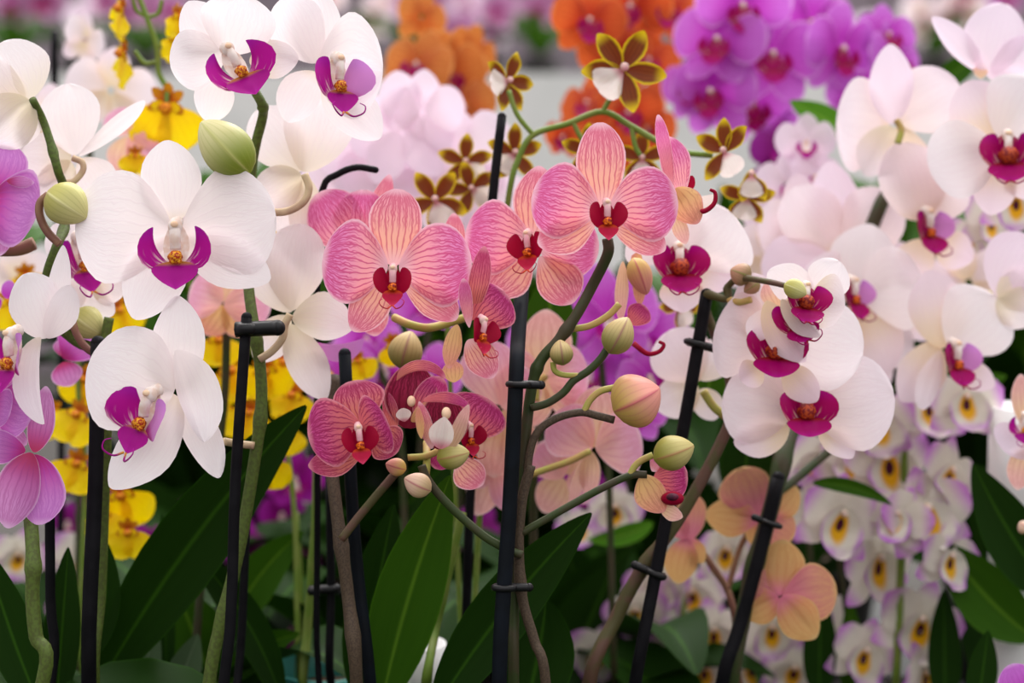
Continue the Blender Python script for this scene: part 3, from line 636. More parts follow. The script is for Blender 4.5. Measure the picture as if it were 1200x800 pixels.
# the pink flower right of the large centre one, seen from the side, sits on D
D.flower((795, 226), 1.05, 'pinkback', [
    ('P', 788, 226, 771, 134, 8, 9, dict(m='pink', z1=12)), ('P', 798, 232, 780, 160, 14, 22, dict(m='pink', z0=2)), ('S', 792, 220, 818, 262, 20, 20, dict(p=.9, cup=-.5, z0=8, z1=6)), ('S', 790, 252, 804, 286, 10, 9, dict(m='pale', z0=-4))])
mesh('lip', join(petal(pxmap(1.06), (800, 226), (812, 206), 7, 8, M['crim_side']), petal(pxmap(1.055), (808, 238), (838, 228), 9, 10, M['lipw'], bend=-6), tube([P(812, 247, 1.05), P(826, 247, 1.05), P(837, 238, 1.05), P(838, 226, 1.05), P(832, 222, 1.05)], .0018, M['crim_side'], .001)), D.o.children[-1], P(805, 230, 1.055))
D.flower((736, 350), 1.09, 'pinkback', [('S', 730, 306, 727, 378, 8, 8, dict(m='pale')), ('S', 748, 312, 750, 358, 8, 8), ('P', 738, 380, 756, 358, 14, 16, dict(m='rose')), ('S', 752, 306, 740, 300, 8, 8)])
mesh('lip', tube([P(742, 402, 1.085), P(758, 414, 1.085), P(772, 412, 1.085), P(778, 404, 1.085), P(772, 400, 1.085)], .0018, M['crim_side'], .001), D.o.children[-1], P(742, 402, 1.085))
D.flower((770, 566), 1.055, 'pinkback', [('S', 752, 556, 778, 600, 16, 22, dict(p=1, z0=6, z1=10, cup=-.4)), ('P', 766, 560, 806, 556, 22, 28, dict(m='rose')), ('S', 774, 594, 800, 606, 8, 10, dict(m='pale', z0=8)), ('P', 764, 552, 776, 536, 10, 10, dict(m='pink'))])
mesh('lip', join(ball(P(788, 584, 1.05), .0055, M['crim_side'], (1.3, .8, 1)), ball(P(788, 582, 1.045), .003, M['denthr'], (1.3, .8, 1))), D.o.children[-1], P(788, 584, 1.05))

# ================================================================ F: white orchid with dark magenta lips, right of centre
Fp = Plant('moth_orchid', 'white moth orchid with dark magenta lips stacked down its arching tip, right of centre', 'orchid', (.06, 1.15), potr=.045)
dF = 1.13
Fp.stem([(934, 338, -.075), (900, 330, -.06), (868, 326, -.03), (853, 336, -.02), (852, 350, -.02), (826, 346, -.01), (830, 372), (846, 410), (856, 450), (856, 488), (846, 516), (820, 566), (790, 616), (752, 668), (722, 724), (690, 805)], 3, 'stem_b', dF, r1=9, foot=(0, 0), nodes=(.12, .2, .3, .42, .55, .8))
Fp.stem([(852, 350, -.02), (866, 354, -.025), (880, 351, -.03)], 4, 'stem_y', dF, name='stub')
Fp.stem([(850, 488), (836, 476), (824, 458)], 5, 'stem_y', dF+.01, name='pedicel')
Fp.bud((880, 326), (856, 316), 14, 'bud_b', dF-.03); Fp.bud((919, 333), (945, 345), 12, 'bud_y', dF-.082); Fp.bud((890, 330), (872, 342), 9, 'bud_b', dF-.03)
Fp.flower((940, 480), 1.11, 'white', [
    ('S', 938, 480, 930, 390, 40, 40, dict(z0=-16, z1=-20)), ('S', 925, 500, 860, 520, 26, 22, dict(m='blush')), ('S', 958, 500, 1000, 536, 20, 14, dict(m='blush')),
    ('P', 930, 482, 846, 470, 46, 52, dict(m='blush', z1=-6)), ('P', 945, 480, 1048, 462, 56, 58, dict(z1=2, m='blush'))],
    (940, 460, 56, 6, 12, 0, dict(style='ear', lw=1.55, tendril=False)), lipkind='dark')
Fp.flower((905, 405), 1.095, 'blush', [
    ('P', 900, 402, 838, 384, 52, 52, dict(z0=-14, z1=-18)), ('P', 915, 400, 1012, 412, 56, 50, dict(z0=-12, z1=-10, m='white')), ('S', 905, 400, 880, 320, 34, 30, dict(z0=-18, z1=-22)), ('S', 918, 430, 958, 470, 20, 20, dict(z0=2, z1=6)), ('S', 893, 430, 868, 446, 18, 18, dict(z0=-6))],
    (908, 388, 60, 0, 12, 4, dict(style='ear', lw=1.45, tendril=False)), lipkind='dark')
Fp.flower((920, 375), 1.08, 'blush', [
    ('S', 898, 352, 944, 424, 14, 26, dict(z0=8, z1=10, m='blush')), ('P', 905, 360, 880, 398, 16, 16), ('P', 915, 362, 956, 380, 20, 20), ('S', 912, 360, 898, 330, 14, 14, dict(m='pale'))],
    (920, 356, 52, 6, 10, -22, dict(style='ear', lw=1.3)), lipkind='dark')
Fp.flower((945, 345), 1.07, 'blush', [
    ('P', 950, 350, 900, 318, 20, 26, dict(m='white', p=.9)), ('P', 950, 350, 984, 306, 24, 28, dict(m='white')), ('S', 948, 352, 990, 360, 36, 30, dict(m='whiteback', z0=2, z1=8)), ('S', 916, 350, 962, 394, 6, 18, dict(m='whiteback', z0=14, z1=16))],
    (943, 336, 48, 8, 12, 8, dict(style='ear', lw=1.35)), lipkind='dark')
Fp.flower((797, 305), 1.13, 'blush', [
    ('P', 806, 304, 858, 250, 48, 58, dict(m='white', p=1.2)), ('P', 790, 300, 746, 262, 40, 40, dict(m='white')), ('S', 798, 320, 800, 366, 26, 26), ('S', 806, 310, 856, 334, 24, 22), ('S', 796, 298, 800, 230, 30, 30, dict(m='white'))],
    (794, 290, 58, 4, 8, 0, dict(style='ear', lw=1.35)), lipkind='dark')
Fp.flower((815, 440), 1.17, 'whiteback', [('P', 820, 446, 782, 388, 40, 34, dict(m='blush')), ('S', 818, 452, 768, 478, 26, 24), ('S', 822, 455, 838, 492, 18, 18), ('P', 822, 446, 848, 400, 24, 24)])
leafy(Fp, 3, .18, a0=60, rise=.05)

# ================================================================ G: large pale orchid at the right
G = Plant('moth_orchid', 'tall pale moth orchid filling the right side on a forked dark stem', 'orchid', (.155, 1.19), potr=.045)
dG = 1.24
G.stem([(1060, 140, .05), (1048, 200, .05), (1030, 245, .03), (1000, 320, .04), (960, 430, .03), (925, 512, -.04), (905, 590, -.06), (878, 690, -.06), (855, 805, -.06)], 8, 'stem_d', dG, r1=10, foot=(0, 0), nodes=(.3, .6, .75))
G.stem([(908, 580, -.05), (940, 555, -.03), (990, 512, -.01), (1040, 465), (1070, 436), (1100, 412, .02)], 5, 'stem_d', dG, name='branch')
G.stem([(1050, 140), (1056, 152), (1052, 168)], 4, 'stem_y', dG-.02, name='pedicel'); G.stem([(1152, 352), (1160, 345), (1170, 348)], 5, 'stem_y', dG, name='pedicel')
G.flower((1046, 144), dG, 'blush', [
    ('S', 1045, 146, 1044, 51, 26, 26, dict(m='lilac', z0=2, z1=6)), ('P', 1042, 146, 980, 140, 58, 54, dict(z0=-8)), ('P', 1050, 144, 1124, 98, 44, 40, dict(z0=-8)), ('S', 1046, 148, 1014, 206, 24, 26, dict(m='whiteback', z0=4, z1=2)), ('S', 1052, 148, 1082, 224, 24, 26)])
G.flower((1156, 84), dG-.02, 'lilac', [
    ('P', 1155, 88, 1178, 4, 38, 34, dict(p=1.2)), ('S', 1152, 86, 1092, 20, 12, 18, dict(z1=14)), ('S', 1156, 86, 1208, 96, 13, 12), ('P', 1160, 84, 1222, 52, 24, 24), ('S', 1150, 92, 1148, 70, 9, 9, dict(m='pale', z0=8))])
G.flower((1172, 170), dG-.05, 'blush', [
    ('S', 1170, 166, 1130, 96, 40, 38, dict(z0=-12)), ('P', 1174, 166, 1216, 92, 46, 40, dict(m='white')), ('P', 1170, 172, 1088, 196, 48, 46, dict(m='white', z1=10)), ('S', 1172, 186, 1160, 252, 26, 28), ('S', 1180, 186, 1220, 232, 24, 24)],
    (1180, 160, 60, -10, 8, 0, dict(style='ear', lw=1.35)), lipkind='dark')
G.flower((1080, 256), dG, 'blush', [
    ('P', 1080, 258, 1050, 168, 34, 44, dict(p=1, z1=10)), ('P', 1092, 262, 1120, 200, 30, 30), ('S', 1086, 280, 1060, 330, 22, 24), ('S', 1096, 280, 1140, 305, 22, 24), ('S', 1082, 258, 1090, 170, 26, 26, dict(z0=-12))],
    (1082, 248, 50, 28, 0, 0, dict(style='ear', lw=1.3)), lipkind='darkl')
G.flower((985, 290), dG+.03, 'lilac', [
    ('S', 985, 296, 972, 188, 30, 30), ('P', 980, 300, 892, 318, 36, 36), ('P', 982, 298, 926, 222, 38, 38, dict(m='blush')), ('P', 992, 298, 1046, 226, 40, 40, dict(m='blush')), ('S', 980, 304, 940, 350, 26, 26)])
G.flower((1004, 345), dG, 'blush', [
    ('P', 1010, 346, 1082, 330, 50, 50, dict(m='white')), ('S', 1006, 360, 1040, 440, 36, 36), ('S', 1004, 344, 1020, 262, 40, 40, dict(m='white', z0=-10)), ('P', 998, 346, 940, 322, 40, 40, dict(z0=-14)), ('S', 1000, 360, 975, 420, 30, 30, dict(z0=-14))],
    (994, 328, 46, 38, 0, 0, dict(style='ear', lw=1.2)), lipkind='darkl')
G.flower((1106, 408), dG-.03, 'blush', [
    ('S', 1106, 408, 1088, 316, 32, 36, dict(z0=-8)), ('P', 1112, 406, 1168, 348, 46, 52, dict(m='white')), ('P', 1102, 410, 1080, 480, 12, 16, dict(z0=4, z1=18)), ('S', 1098, 400, 1056, 470, 32, 24, dict(z0=-14)), ('S', 1116, 424, 1166, 452, 16, 20)],
    (1114, 402, 50, 30, 0, 0, dict(style='ear', lw=1.3)), lipkind='darkl')
G.flower((1168, 346), dG-.03, 'whiteback', [('P', 1168, 348, 1208, 276, 40, 36, dict(m='lilac')), ('S', 1168, 350, 1212, 378, 30, 22, dict(z0=6)), ('S', 1168, 346, 1222, 330, 28, 28, dict(z0=4))])
for x, y, s, yw in ((948, 268, 66, 20), (1056, 345, 66, 0), (1012, 405, 56, 0), (900, 300, 50, 160), (1135, 330, 50, 170)): G.phal((x, y), 1.30, s, 'blush', None, yw, 0, random.uniform(-20, 20))
leafy(G, 3, .2, a0=10, rise=.05)

# pale pink orchid cut by the right edge
G8 = Plant('moth_orchid', 'pale pink moth orchid cut by the right edge beside a shiny white pot', 'orchid', (.40, 1.20), potr=.045)
autostem(G8, 1.2, [(1212, 500), (1222, 620), (1225, 800)], 6)
G8.flower((1202, 500), 1.17, 'pale', [('S', 1202, 500, 1196, 438, 14, 14), ('P', 1202, 502, 1176, 528, 26, 28, dict(m='lilac')), ('S', 1204, 520, 1192, 574, 16, 18), ('P', 1210, 502, 1236, 480, 24, 24), ('S', 1208, 520, 1226, 560, 16, 16)],
    (1200, 486, 34, -10, 0, 0), lipkind='wlilac')
G8.bud((1206, 622), (1194, 612), 9, 'bud_c', 1.17)
leafy(G8, 3, .15, a0=250, rise=.04, spread=160)

V = Plant('moth_orchid', 'violet moth orchid petals just entering the lower right corner', 'orchid', (.345, 1.085), potr=.04)
autostem(V, 1.12, [(1204, 832), (1215, 850), (1218, 880)], 4)
V.flower((1200, 826), 1.1, 'violet', [('S', 1200, 822, 1184, 778, 22, 22, dict(p=1.1, q=.5)), ('P', 1200, 826, 1236, 810, 28, 28), ('P', 1198, 826, 1160, 836, 28, 28), ('S', 1200, 830, 1216, 866, 18, 18), ('S', 1198, 830, 1180, 866, 18, 18)], (1200, 824, 30, -10, 0, 0), lipkind='dark')

# ================================================================ H: peach flowers seen from behind
H = Plant('moth_orchid', 'peach orange moth orchid showing the backs of its flowers at lower right', 'orchid', (.215, 1.29), potr=.045)
dH = 1.2
H.stem([(835, 665, 0), (852, 690), (862, 730), (868, 805, .03)], 4, 'stem_r', dH+.02, foot=(-.01, 0)); H.stem([(808, 630), (824, 648), (838, 668), (853, 690)], 4, 'stem_r', dH+.02, name='pedicel')
H.stem([(912, 700), (890, 712), (862, 730)], 3.5, 'stem_r', dH+.02, name='pedicel'); H.stem([(888, 606, .01), (868, 640, .02), (853, 690, .02)], 3.5, 'stem_r', dH+.02, name='pedicel')
H.flower((914, 696), dH-.03, 'peach', [('S', 914, 698, 918, 632, 27, 27, dict(p=1.2)), ('P', 918, 698, 981, 690, 34, 34), ('S', 916, 698, 956, 748, 24, 26, dict(z0=4, z1=8)), ('S', 912, 698, 872, 722, 22, 22), ('P', 910, 694, 874, 682, 20, 22, dict(z0=-10))])
H.flower((888, 606), dH, 'peach', [('P', 888, 606, 866, 548, 34, 30), ('S', 888, 608, 826, 602, 24, 22, dict(z0=4)), ('S', 902, 606, 934, 570, 18, 20, dict(z0=4)), ('P', 892, 608, 930, 630, 22, 22), ('S', 890, 610, 884, 640, 14, 14)])
H.flower((807, 630), dH, 'peach', [('P', 808, 634, 812, 578, 18, 18), ('S', 806, 630, 794, 684, 18, 22, dict(z0=4)), ('S', 810, 630, 824, 660, 10, 10), ('P', 804, 632, 786, 600, 14, 14)])
leafy(H, 2, .16, a0=80, rise=.04)

# ================================================================ pale pink orchid behind the centre stem
Pp = Plant('moth_orchid', 'pale pink and peach moth orchid just behind the centre stakes', 'orchid', (.04, 1.30), potr=.045)
autostem(Pp, 1.2, [(640, 440, .03), (630, 520, .03), (625, 600, .03), (632, 800, .05)], 5)
Pp.stem([(622, 556), (645, 548), (668, 540), (692, 528)], 4, 'stem_y', 1.15, name='pedicel'); Pp.stem([(628, 470), (630, 450), (640, 440)], 4, 'stem_y', 1.16, name='pedicel')
Pp.flower((695, 526), 1.16, 'pale', [('P', 698, 526, 752, 512, 36, 40), ('P', 694, 526, 646, 488, 34, 34, dict(z0=-8)), ('S', 692, 528, 690, 582, 13, 13, dict(z0=4)), ('S', 690, 528, 668, 592, 8, 8), ('S', 696, 524, 700, 452, 30, 30, dict(z0=-8))])
Pp.flower((640, 440), 1.17, 'pale', [('P', 642, 442, 690, 440, 36, 40), ('S', 640, 444, 684, 482, 24, 22), ('S', 640, 440, 640, 362, 30, 30), ('P', 636, 444, 588, 440, 34, 34), ('S', 636, 450, 610, 500, 24, 24)])
Pp.flower((585, 470), 1.16, 'pale', [('P', 588, 474, 560, 400, 34, 34), ('P', 590, 480, 620, 432, 30, 30), ('S', 586, 480, 540, 500, 24, 24), ('S', 588, 484, 578, 560, 26, 26), ('S', 590, 480, 620, 540, 24, 24)])
Pp.flower((578, 548), 1.17, 'pale', [('S', 580, 530, 558, 604, 24, 22), ('P', 580, 535, 540, 560, 24, 22), ('P', 582, 532, 600, 600, 20, 20), ('S', 580, 530, 590, 490, 20, 20)])
Pp.flower((660, 560), 1.2, 'pale', [('P', 660, 560, 630, 520, 26, 26), ('S', 660, 560, 636, 600, 22, 22), ('S', 664, 556, 680, 510, 20, 20), ('P', 664, 562, 700, 570, 24, 24)])
leafy(Pp, 3, .2, a0=100, rise=.06)

# ================================================================ violet orchid behind it
R_ = Plant('moth_orchid', 'violet moth orchid half hidden behind the olive buds of the centre stem', 'orchid', (.09, 1.41), potr=.045)
autostem(R_, 1.3, [(700, 380), (712, 520), (720, 800)], 4)
for x, y, s, yw in ((712, 370, 62, 10), (755, 395, 56, -20), (690, 430, 50, 20), (640, 400, 46, 0), (760, 440, 40, 20), (745, 480, 40, 0)): R_.phal((x, y), 1.28+random.uniform(0, .04), s, 'violet', 'white', yw, 0, random.uniform(-20, 20))
leafy(R_, 4, .2, a0=0)
Rl = Plant('moth_orchid', 'violet moth orchid low behind the pink centre flowers, left of the black stakes', 'orchid', (-.07, 1.45), potr=.045)
autostem(Rl, 1.34, [(440, 420), (470, 520), (480, 800)], 4)
for x, y, s, yw in ((400, 440, 44, 10), (452, 430, 46, -10), (505, 440, 40, 0), (430, 395, 40, 0), (500, 350, 44, 0)): Rl.phal((x, y), 1.32+random.uniform(0, .04), s, 'violet', 'white', yw, 0, random.uniform(-20, 20))
leafy(Rl, 4, .2, a0=20)

# ================================================================ white blurred orchid behind the centre
W = Plant('moth_orchid', 'blurred white moth orchid above and behind the pink flowers, left of centre', 'orchid', (-.11, 1.33), potr=.045)
autostem(W, 1.36, [(470, 150, .02), (500, 260, .02), (500, 420, .02), (470, 800, .02)], 4)
for x, y, s, yw, rl in ((470, 150, 70, 20, 5), (540, 180, 62, -10, -20), (425, 170, 66, 30, 10), (510, 215, 60, 0, 30), (445, 225, 56, 10, -10), (575, 235, 48, 0, 0), (400, 215, 50, 0, 0), (495, 130, 50, 0, 0)):
    W.phal((x, y), 1.32+random.uniform(0, .06), s, 'lilac', 'wlilac' if (x, y) in ((425, 170),) else None, 180+yw if random.random() < .6 else yw, 0, rl)
leafy(W, 4, .2, a0=45)
# salmon and cream orchids behind the white one
S1 = Plant('moth_orchid', 'salmon pink moth orchid peeping out below the large white flower', 'orchid', (-.235, 1.23), potr=.045)
autostem(S1, 1.2, [(266, 350, .02), (262, 480, .03), (240, 640, .03), (228, 800, .03)], 5)
S1.flower((266, 356), 1.2, 'pinkback', [('P', 262, 356, 318, 356, 28, 30, dict(m='pale')), ('S', 262, 358, 300, 390, 22, 22), ('P', 262, 352, 222, 340, 30, 30, dict(m='pale')), ('S', 262, 358, 240, 392, 20, 20), ('S', 262, 354, 270, 306, 22, 22, dict(m='pale'))])
S1.flower((150, 158), 1.25, 'pale', [('P', 150, 160, 180, 186, 24, 24), ('S', 150, 160, 140, 205, 20, 20), ('P', 150, 158, 130, 130, 20, 20), ('S', 152, 158, 176, 140, 18, 18)])
leafy(S1, 4, .2, a0=45)
X = Plant('moth_orchid', 'cream white blurred moth orchid at upper left behind the yellow spray', 'orchid', (-.36, 1.42), potr=.045)
autostem(X, 1.42, [(110, 100), (100, 300), (90, 800)], 4)
for x, y, s, yw in ((130, 105, 52, 200), (100, 45, 34, 60), (60, 150, 50, 180), (20, 330, 50, 0), (180, 230, 56, 180)): X.phal((x, y), 1.38+random.uniform(0, .05), s, 'blush', None, yw, 0, random.uniform(-20, 20))
leafy(X, 4, .2, a0=45)

# ================================================================ J: yellow dancing lady orchids
J = Plant('dancing_lady_orchid', 'yellow dancing lady orchid spray with orange brown crests behind the white orchid', 'orchid', (-.17, 1.36), potr=.045)
dJ = 1.25
J.stem([(160, -10), (172, 20), (184, 55), (186, 85), (196, 105), (196, 130), (210, 260, .03), (240, 440, .05), (250, 600, .05), (255, 800, .05)], 3.2, 'stem_l', dJ, foot=(0, 0))
for a in ([(172, 20), (160, 12), (155, -4)], [(172, 20), (185, 16), (190, 0)], [(184, 72), (170, 74), (158, 60)], [(186, 55), (196, 48), (206, 42)]): J.stem(a, 2.6, 'stem_l', dJ, name='branch')
for x, y, r, yw, pt, rl in ((196, 120, 56, 0, -8, 8), (148, 58, 44, -62, 0, 34), (146, 6, 42, -62, 0, 44), (207, 16, 30, 60, 0, -10), (204, 44, 30, 60, 0, 0), (158, 180, 24, 20, 0, 0)): J.oncid((x, y), dJ, r, yw, pt, rl)
J2 = Plant('dancing_lady_orchid', 'yellow dancing lady orchid between the two white orchids at lower left', 'orchid', (-.30, 1.30), potr=.045)
J2.stem([(90, 300), (92, 460), (100, 560), (98, 800)], 3.2, 'stem_l', dJ, foot=(0, 0))
for x, y, r in ((94, 482, 40), (90, 540, 38), (142, 575, 44), (30, 320, 34), (12, 350, 36), (138, 360, 34), (100, 440, 34), (150, 620, 34), (60, 480, 34), (120, 600, 30)): J2.oncid((x, y), dJ+random.uniform(-.02, .05), r, random.uniform(-25, 25), random.uniform(-15, 15), random.uniform(-25, 25))
J3 = Plant('dancing_lady_orchid', 'yellow dancing lady orchid behind the black clip on the white orchid stem', 'orchid', (-.14, 1.24), potr=.04, potm='pott', poth=.17)
J3.stem([(290, 400, .03), (325, 470, .03), (345, 600, .01), (352, 800)], 3.2, 'stem_l', dJ, foot=(0, 0))
for x, y, r in ((268, 430, 42), (310, 535, 40), (262, 475, 36), (335, 498, 34), (330, 420, 36), (370, 425, 34), (255, 395, 34), (345, 460, 36), (310, 430, 38), (292, 480, 36), (460, 400, 28), (420, 420, 26), (330, 262, 26)): J3.oncid((x, y), dJ+random.uniform(-.03, .05), r, random.uniform(-25, 25), random.uniform(-15, 15), random.uniform(-25, 25))

# ================================================================ K: brown and yellow spray
K = Plant('spider_orchid', 'brown petalled orchid spray with yellow edges and white lips arching over the centre', 'orchid', (-.012, 1.21), potr=.04)
dK = 1.17
K.stem([(835, 182), (797, 178), (775, 168), (740, 148), (706, 131), (665, 145), (625, 158), (608, 185), (597, 225), (585, 330, .02), (572, 480, .02), (560, 640, .02), (556, 800, .02)], 3.6, 'stem_l', dK, foot=(0, 0))
for a in ([(706, 131), (716, 112), (718, 95)], [(625, 158), (606, 134), (596, 106)], [(672, 144), (680, 160), (690, 175)], [(740, 148), (744, 170), (750, 182)]): K.stem(a, 3, 'stem_l', dK, name='branch')
K.brownie((730, 82), dK-.01, 52, (-38, 28, 98, 168, -95), 10, 0, 0, -130)
K.brownie((850, 178), dK-.01, 40, (0, 45, -60, 215), -30, 0, 0, 150)
K.brownie((594, 96), dK+.01, 38, (20, 90, 200, -60, 150), 40, 0, 0, -100)
K.brownie((690, 178), dK+.02, 34, (0, 70, 140, 215, -70), 0, 0, 0, 160); K.brownie((752, 186), dK+.03, 34, (0, 70, 140, 215, -70), 0, 0, 0, 180)
K.brownie((602, 180), dK+.03, 36, (0, 70, 140, 215, -70), 20, 0, 0, -140); K.brownie((875, 232), dK+.03, 34, (10, 80, 150, 220, -70), 0, 0, 0, 190)
K.brownie((880, 205), dK+.02, 34, (150, 200), 0, 0, 0, 180)
K2 = Plant('spider_orchid', 'brown and yellow orchid flowers peeping over the pink ones, left of the black stake', 'orchid', (-.02, 1.29), potr=.035)
K2.stem([(510, 240), (520, 300), (530, 500), (545, 800)], 3, 'stem_l', 1.22, foot=(0, 0))
K2.brownie((510, 235), 1.2, 40, (-35, 35, 110, 180, -110), 0, 0, 0, 160); K2.brownie((552, 222), 1.22, 34, (-35, 35, 110, 180, -110), 0, 0, 20, 100); K2.brownie((545, 190), 1.24, 34, (-35, 35, 110, 180, -110), 0, 0, 40, 100)
K2.brownie((795, 360), 1.22, 30, (0, 180, 90, -90), 30, 0, 0, 150)

# ================================================================ L: violet orchids top right, M: orange orchids
L = Plant('moth_orchid', 'bright violet moth orchid cluster at the top right', 'orchid', (.235, 1.56), potr=.05)
dL = 1.48
autostem(L, dL, [(905, 0, .05), (920, 150, .05), (930, 400, .05), (900, 800, .05)], 4)
for x, y, s, yw, rl in ((905, 62, 62, 0, 0), (842, 45, 56, -20, 10), (835, 105, 56, -30, 0), (880, 120, 56, 10, -10), (950, 25, 56, 10, 10), (985, 55, 56, 30, 0), (1000, 105, 48, 40, 0), (1050, 70, 48, 40, 0), (925, 175, 46, 20, 0), (870, 5, 56, 0, 0), (810, 100, 40, -30, 0), (1040, 40, 40, 20, 0)):
    L.phal((x, y), dL+random.uniform(-.03, .04), s, 'violet', 'dark', yw, random.uniform(-10, 10), rl)
leafy(L, 4, .22, a0=45)
L2 = Plant('moth_orchid', 'small deep magenta moth orchid below the violet cluster', 'orchid', (.29, 1.46), potr=.04)
autostem(L2, 1.45, [(915, 180), (930, 300), (960, 800)], 3)
for x, y, s in ((915, 175, 36), (905, 215, 30), (935, 195, 32)): L2.phal((x, y), 1.45, s, 'magenta', 'white', random.uniform(-20, 20), 0, 0)
L3 = Plant('pansy_orchid', 'white orchid with violet throats between the violet cluster and the white orchid', 'orchid', (.27, 1.36), potr=.04)
autostem(L3, 1.35, [(920, 215), (950, 400), (1000, 800)], 3)
for x, y, s in ((925, 215, 40), (945, 165, 36), (955, 205, 34), (900, 250, 32)): L3.phal((x, y), 1.35, s, 'lilac', 'white', random.uniform(-20, 20), 0, 0)
O = Plant('moth_orchid', 'orange red moth orchid blurred at the top centre', 'orchid', (.085, 1.60), potr=.05)
autostem(O, 1.54, [(720, 0, .04), (735, 200, .04), (730, 800, .04)], 4)
for x, y, s in ((690, 22, 46), (740, 5, 50), (785, 10, 44), (718, 60, 46), (760, 70, 40), (690, 120, 40), (735, 130, 44), (660, 160, 26), (760, 150, 36), (720, 170, 34)): O.phal((x, y), 1.52+random.uniform(-.02, .04), s, 'orange', 'dark', random.uniform(-35, 35), random.uniform(-15, 15), random.uniform(-20, 20))
leafy(O, 4, .22, a0=45)
O2 = Plant('moth_orchid', 'amber orange moth orchid above the blurred white orchid', 'orchid', (-.065, 1.60), potr=.05)
autostem(O2, 1.54, [(520, 60, .04), (530, 200, .04), (540, 800, .04)], 4)
for x, y, s, yw in ((495, 18, 34, 30), (525, 85, 48, 10), (490, 75, 46, -20), (552, 62, 38, 40), (470, 95, 30, -40), (545, 120, 40, 20)): O2.phal((x, y), 1.52+random.uniform(-.02, .04), s, 'amber', 'dark' if s > 40 else None, yw, random.uniform(-15, 15), random.uniform(-20, 20))
leafy(O2, 4, .22, a0=45)

# ================================================================ I: cream dendrobium with violet tips
I1 = Plant('dendrobium_orchid', 'cream dendrobium with violet tips and yellow maroon throats at lower right', 'orchid', (.31, 1.34), potr=.05)
dI = 1.30
autostem(I1, dI, [(1060, 470, .02), (1058, 600, .02), (1050, 800, .02)], 5, 'stem_l')
for x, y, r, yw in ((1038, 545, 56, 20), (984, 612, 52, 15), (1088, 606, 54, 20), (1030, 664, 54, 25), (1076, 735, 52, 25), (1112, 560, 46, 30), (1112, 660, 44, 40), (1132, 474, 46, 20), (1090, 480, 48, 0), (1000, 545, 44, 0), (1010, 770, 44, 10), (1085, 795, 42, 30), (960, 600, 40, -10), (1050, 610, 40, 0), (960, 545, 42, 0), (1030, 500, 44, 0), (1160, 262, 40, 20), (1190, 238, 40, 10), (1135, 290, 36, 0)):
    I1.dendro((x, y), dI+random.uniform(-.03, .04), r*1.08, yw, random.uniform(-10, 14), random.uniform(-15, 25))
I1.leaf((952, 566), (1046, 592), 9, 'leaf_m', dI-.05, bend=8); I1.leaf((1120, 460), (1180, 440), 14, 'leaf_m', dI+.05)
I2 = Plant('dendrobium_orchid', 'cream and violet dendrobium low between the two leaning dark stakes', 'orchid', (.13, 1.41), potr=.05)
autostem(I2, 1.38, [(800, 640, .02), (800, 700, .02), (790, 800, .02)], 5, 'stem_l')
for x, y, r, yw in ((905, 742, 46, 20), (880, 785, 42, 0), (745, 762, 46, 20), (810, 700, 46, 10), (835, 745, 44, 0), (790, 770, 44, 0), (700, 770, 40, 0), (770, 690, 40, 0), (850, 650, 42, 10), (720, 600, 36, 0), (960, 720, 40, 0), (825, 790, 44, 0), (680, 620, 30, 0), (745, 720, 40, 0), (930, 790, 40, 0)):
    I2.dendro((x, y), 1.38+random.uniform(-.03, .04), r, yw, random.uniform(-10, 14), random.uniform(-15, 25))
# white flowers low at the left
I3 = Plant('dendrobium_orchid', 'white dendrobium low at lower left between the black stakes', 'orchid', (-.31, 1.52), potr=.05)
autostem(I3, 1.45, [(150, 690, .02), (150, 750, .02), (150, 800, .02)], 4, 'stem_l')
for x, y, r in ((150, 740, 44), (95, 655, 40), (165, 700, 36), (20, 655, 36), (180, 690, 34), (140, 790, 44), (90, 720, 36)): I3.dendro((x, y), 1.44+random.uniform(-.02, .04), r, random.uniform(-20, 20), random.uniform(-10, 14), random.uniform(-15, 25))
# magenta pansy orchids glimpsed low behind
for nm, lab, pot, fl in (('a', 'magenta pansy orchid glimpsed between the leaves below the lower white flower', (-.245, 1.62), ((262, 615, 36), (215, 660, 34), (285, 640, 30), (240, 600, 34), (175, 640, 28))),
                         ('b', 'magenta pansy orchid glimpsed left of the thin dark stake at lower left centre', (-.17, 1.70), ((320, 690, 38), (338, 735, 36), (300, 720, 34), (350, 640, 32), (345, 560, 38), (330, 600, 30))),
                         ('c', 'magenta pansy orchid glimpsed right of the big upright leaf', (-.03, 1.68), ((545, 660, 34), (570, 690, 32), (560, 620, 30), (650, 560, 34), (690, 575, 30), (530, 700, 24))),
                         ('d', 'magenta pansy orchid glimpsed at the left beside the yellow flowers', (-.43, 1.62), ((95, 560, 30), (120, 585, 26), (60, 660, 26), (80, 610, 24)))):
    q = Plant('pansy_orchid', lab, 'orchid', pot, potr=.045)
    autostem(q, 1.52, [(fl[0][0], fl[0][1], .02), ((fl[0][0]+fl[1][0])/2, fl[1][1]+40, .03), (fl[1][0], 820, .06)], 3)
    for x, y, s in fl: q.phal((x, y), 1.5+random.uniform(-.02, .04), s, 'magenta', 'white', random.uniform(-30, 30), random.uniform(-20, 10), random.uniform(-30, 30))
    leafy(q, 5, .22, a0=30)

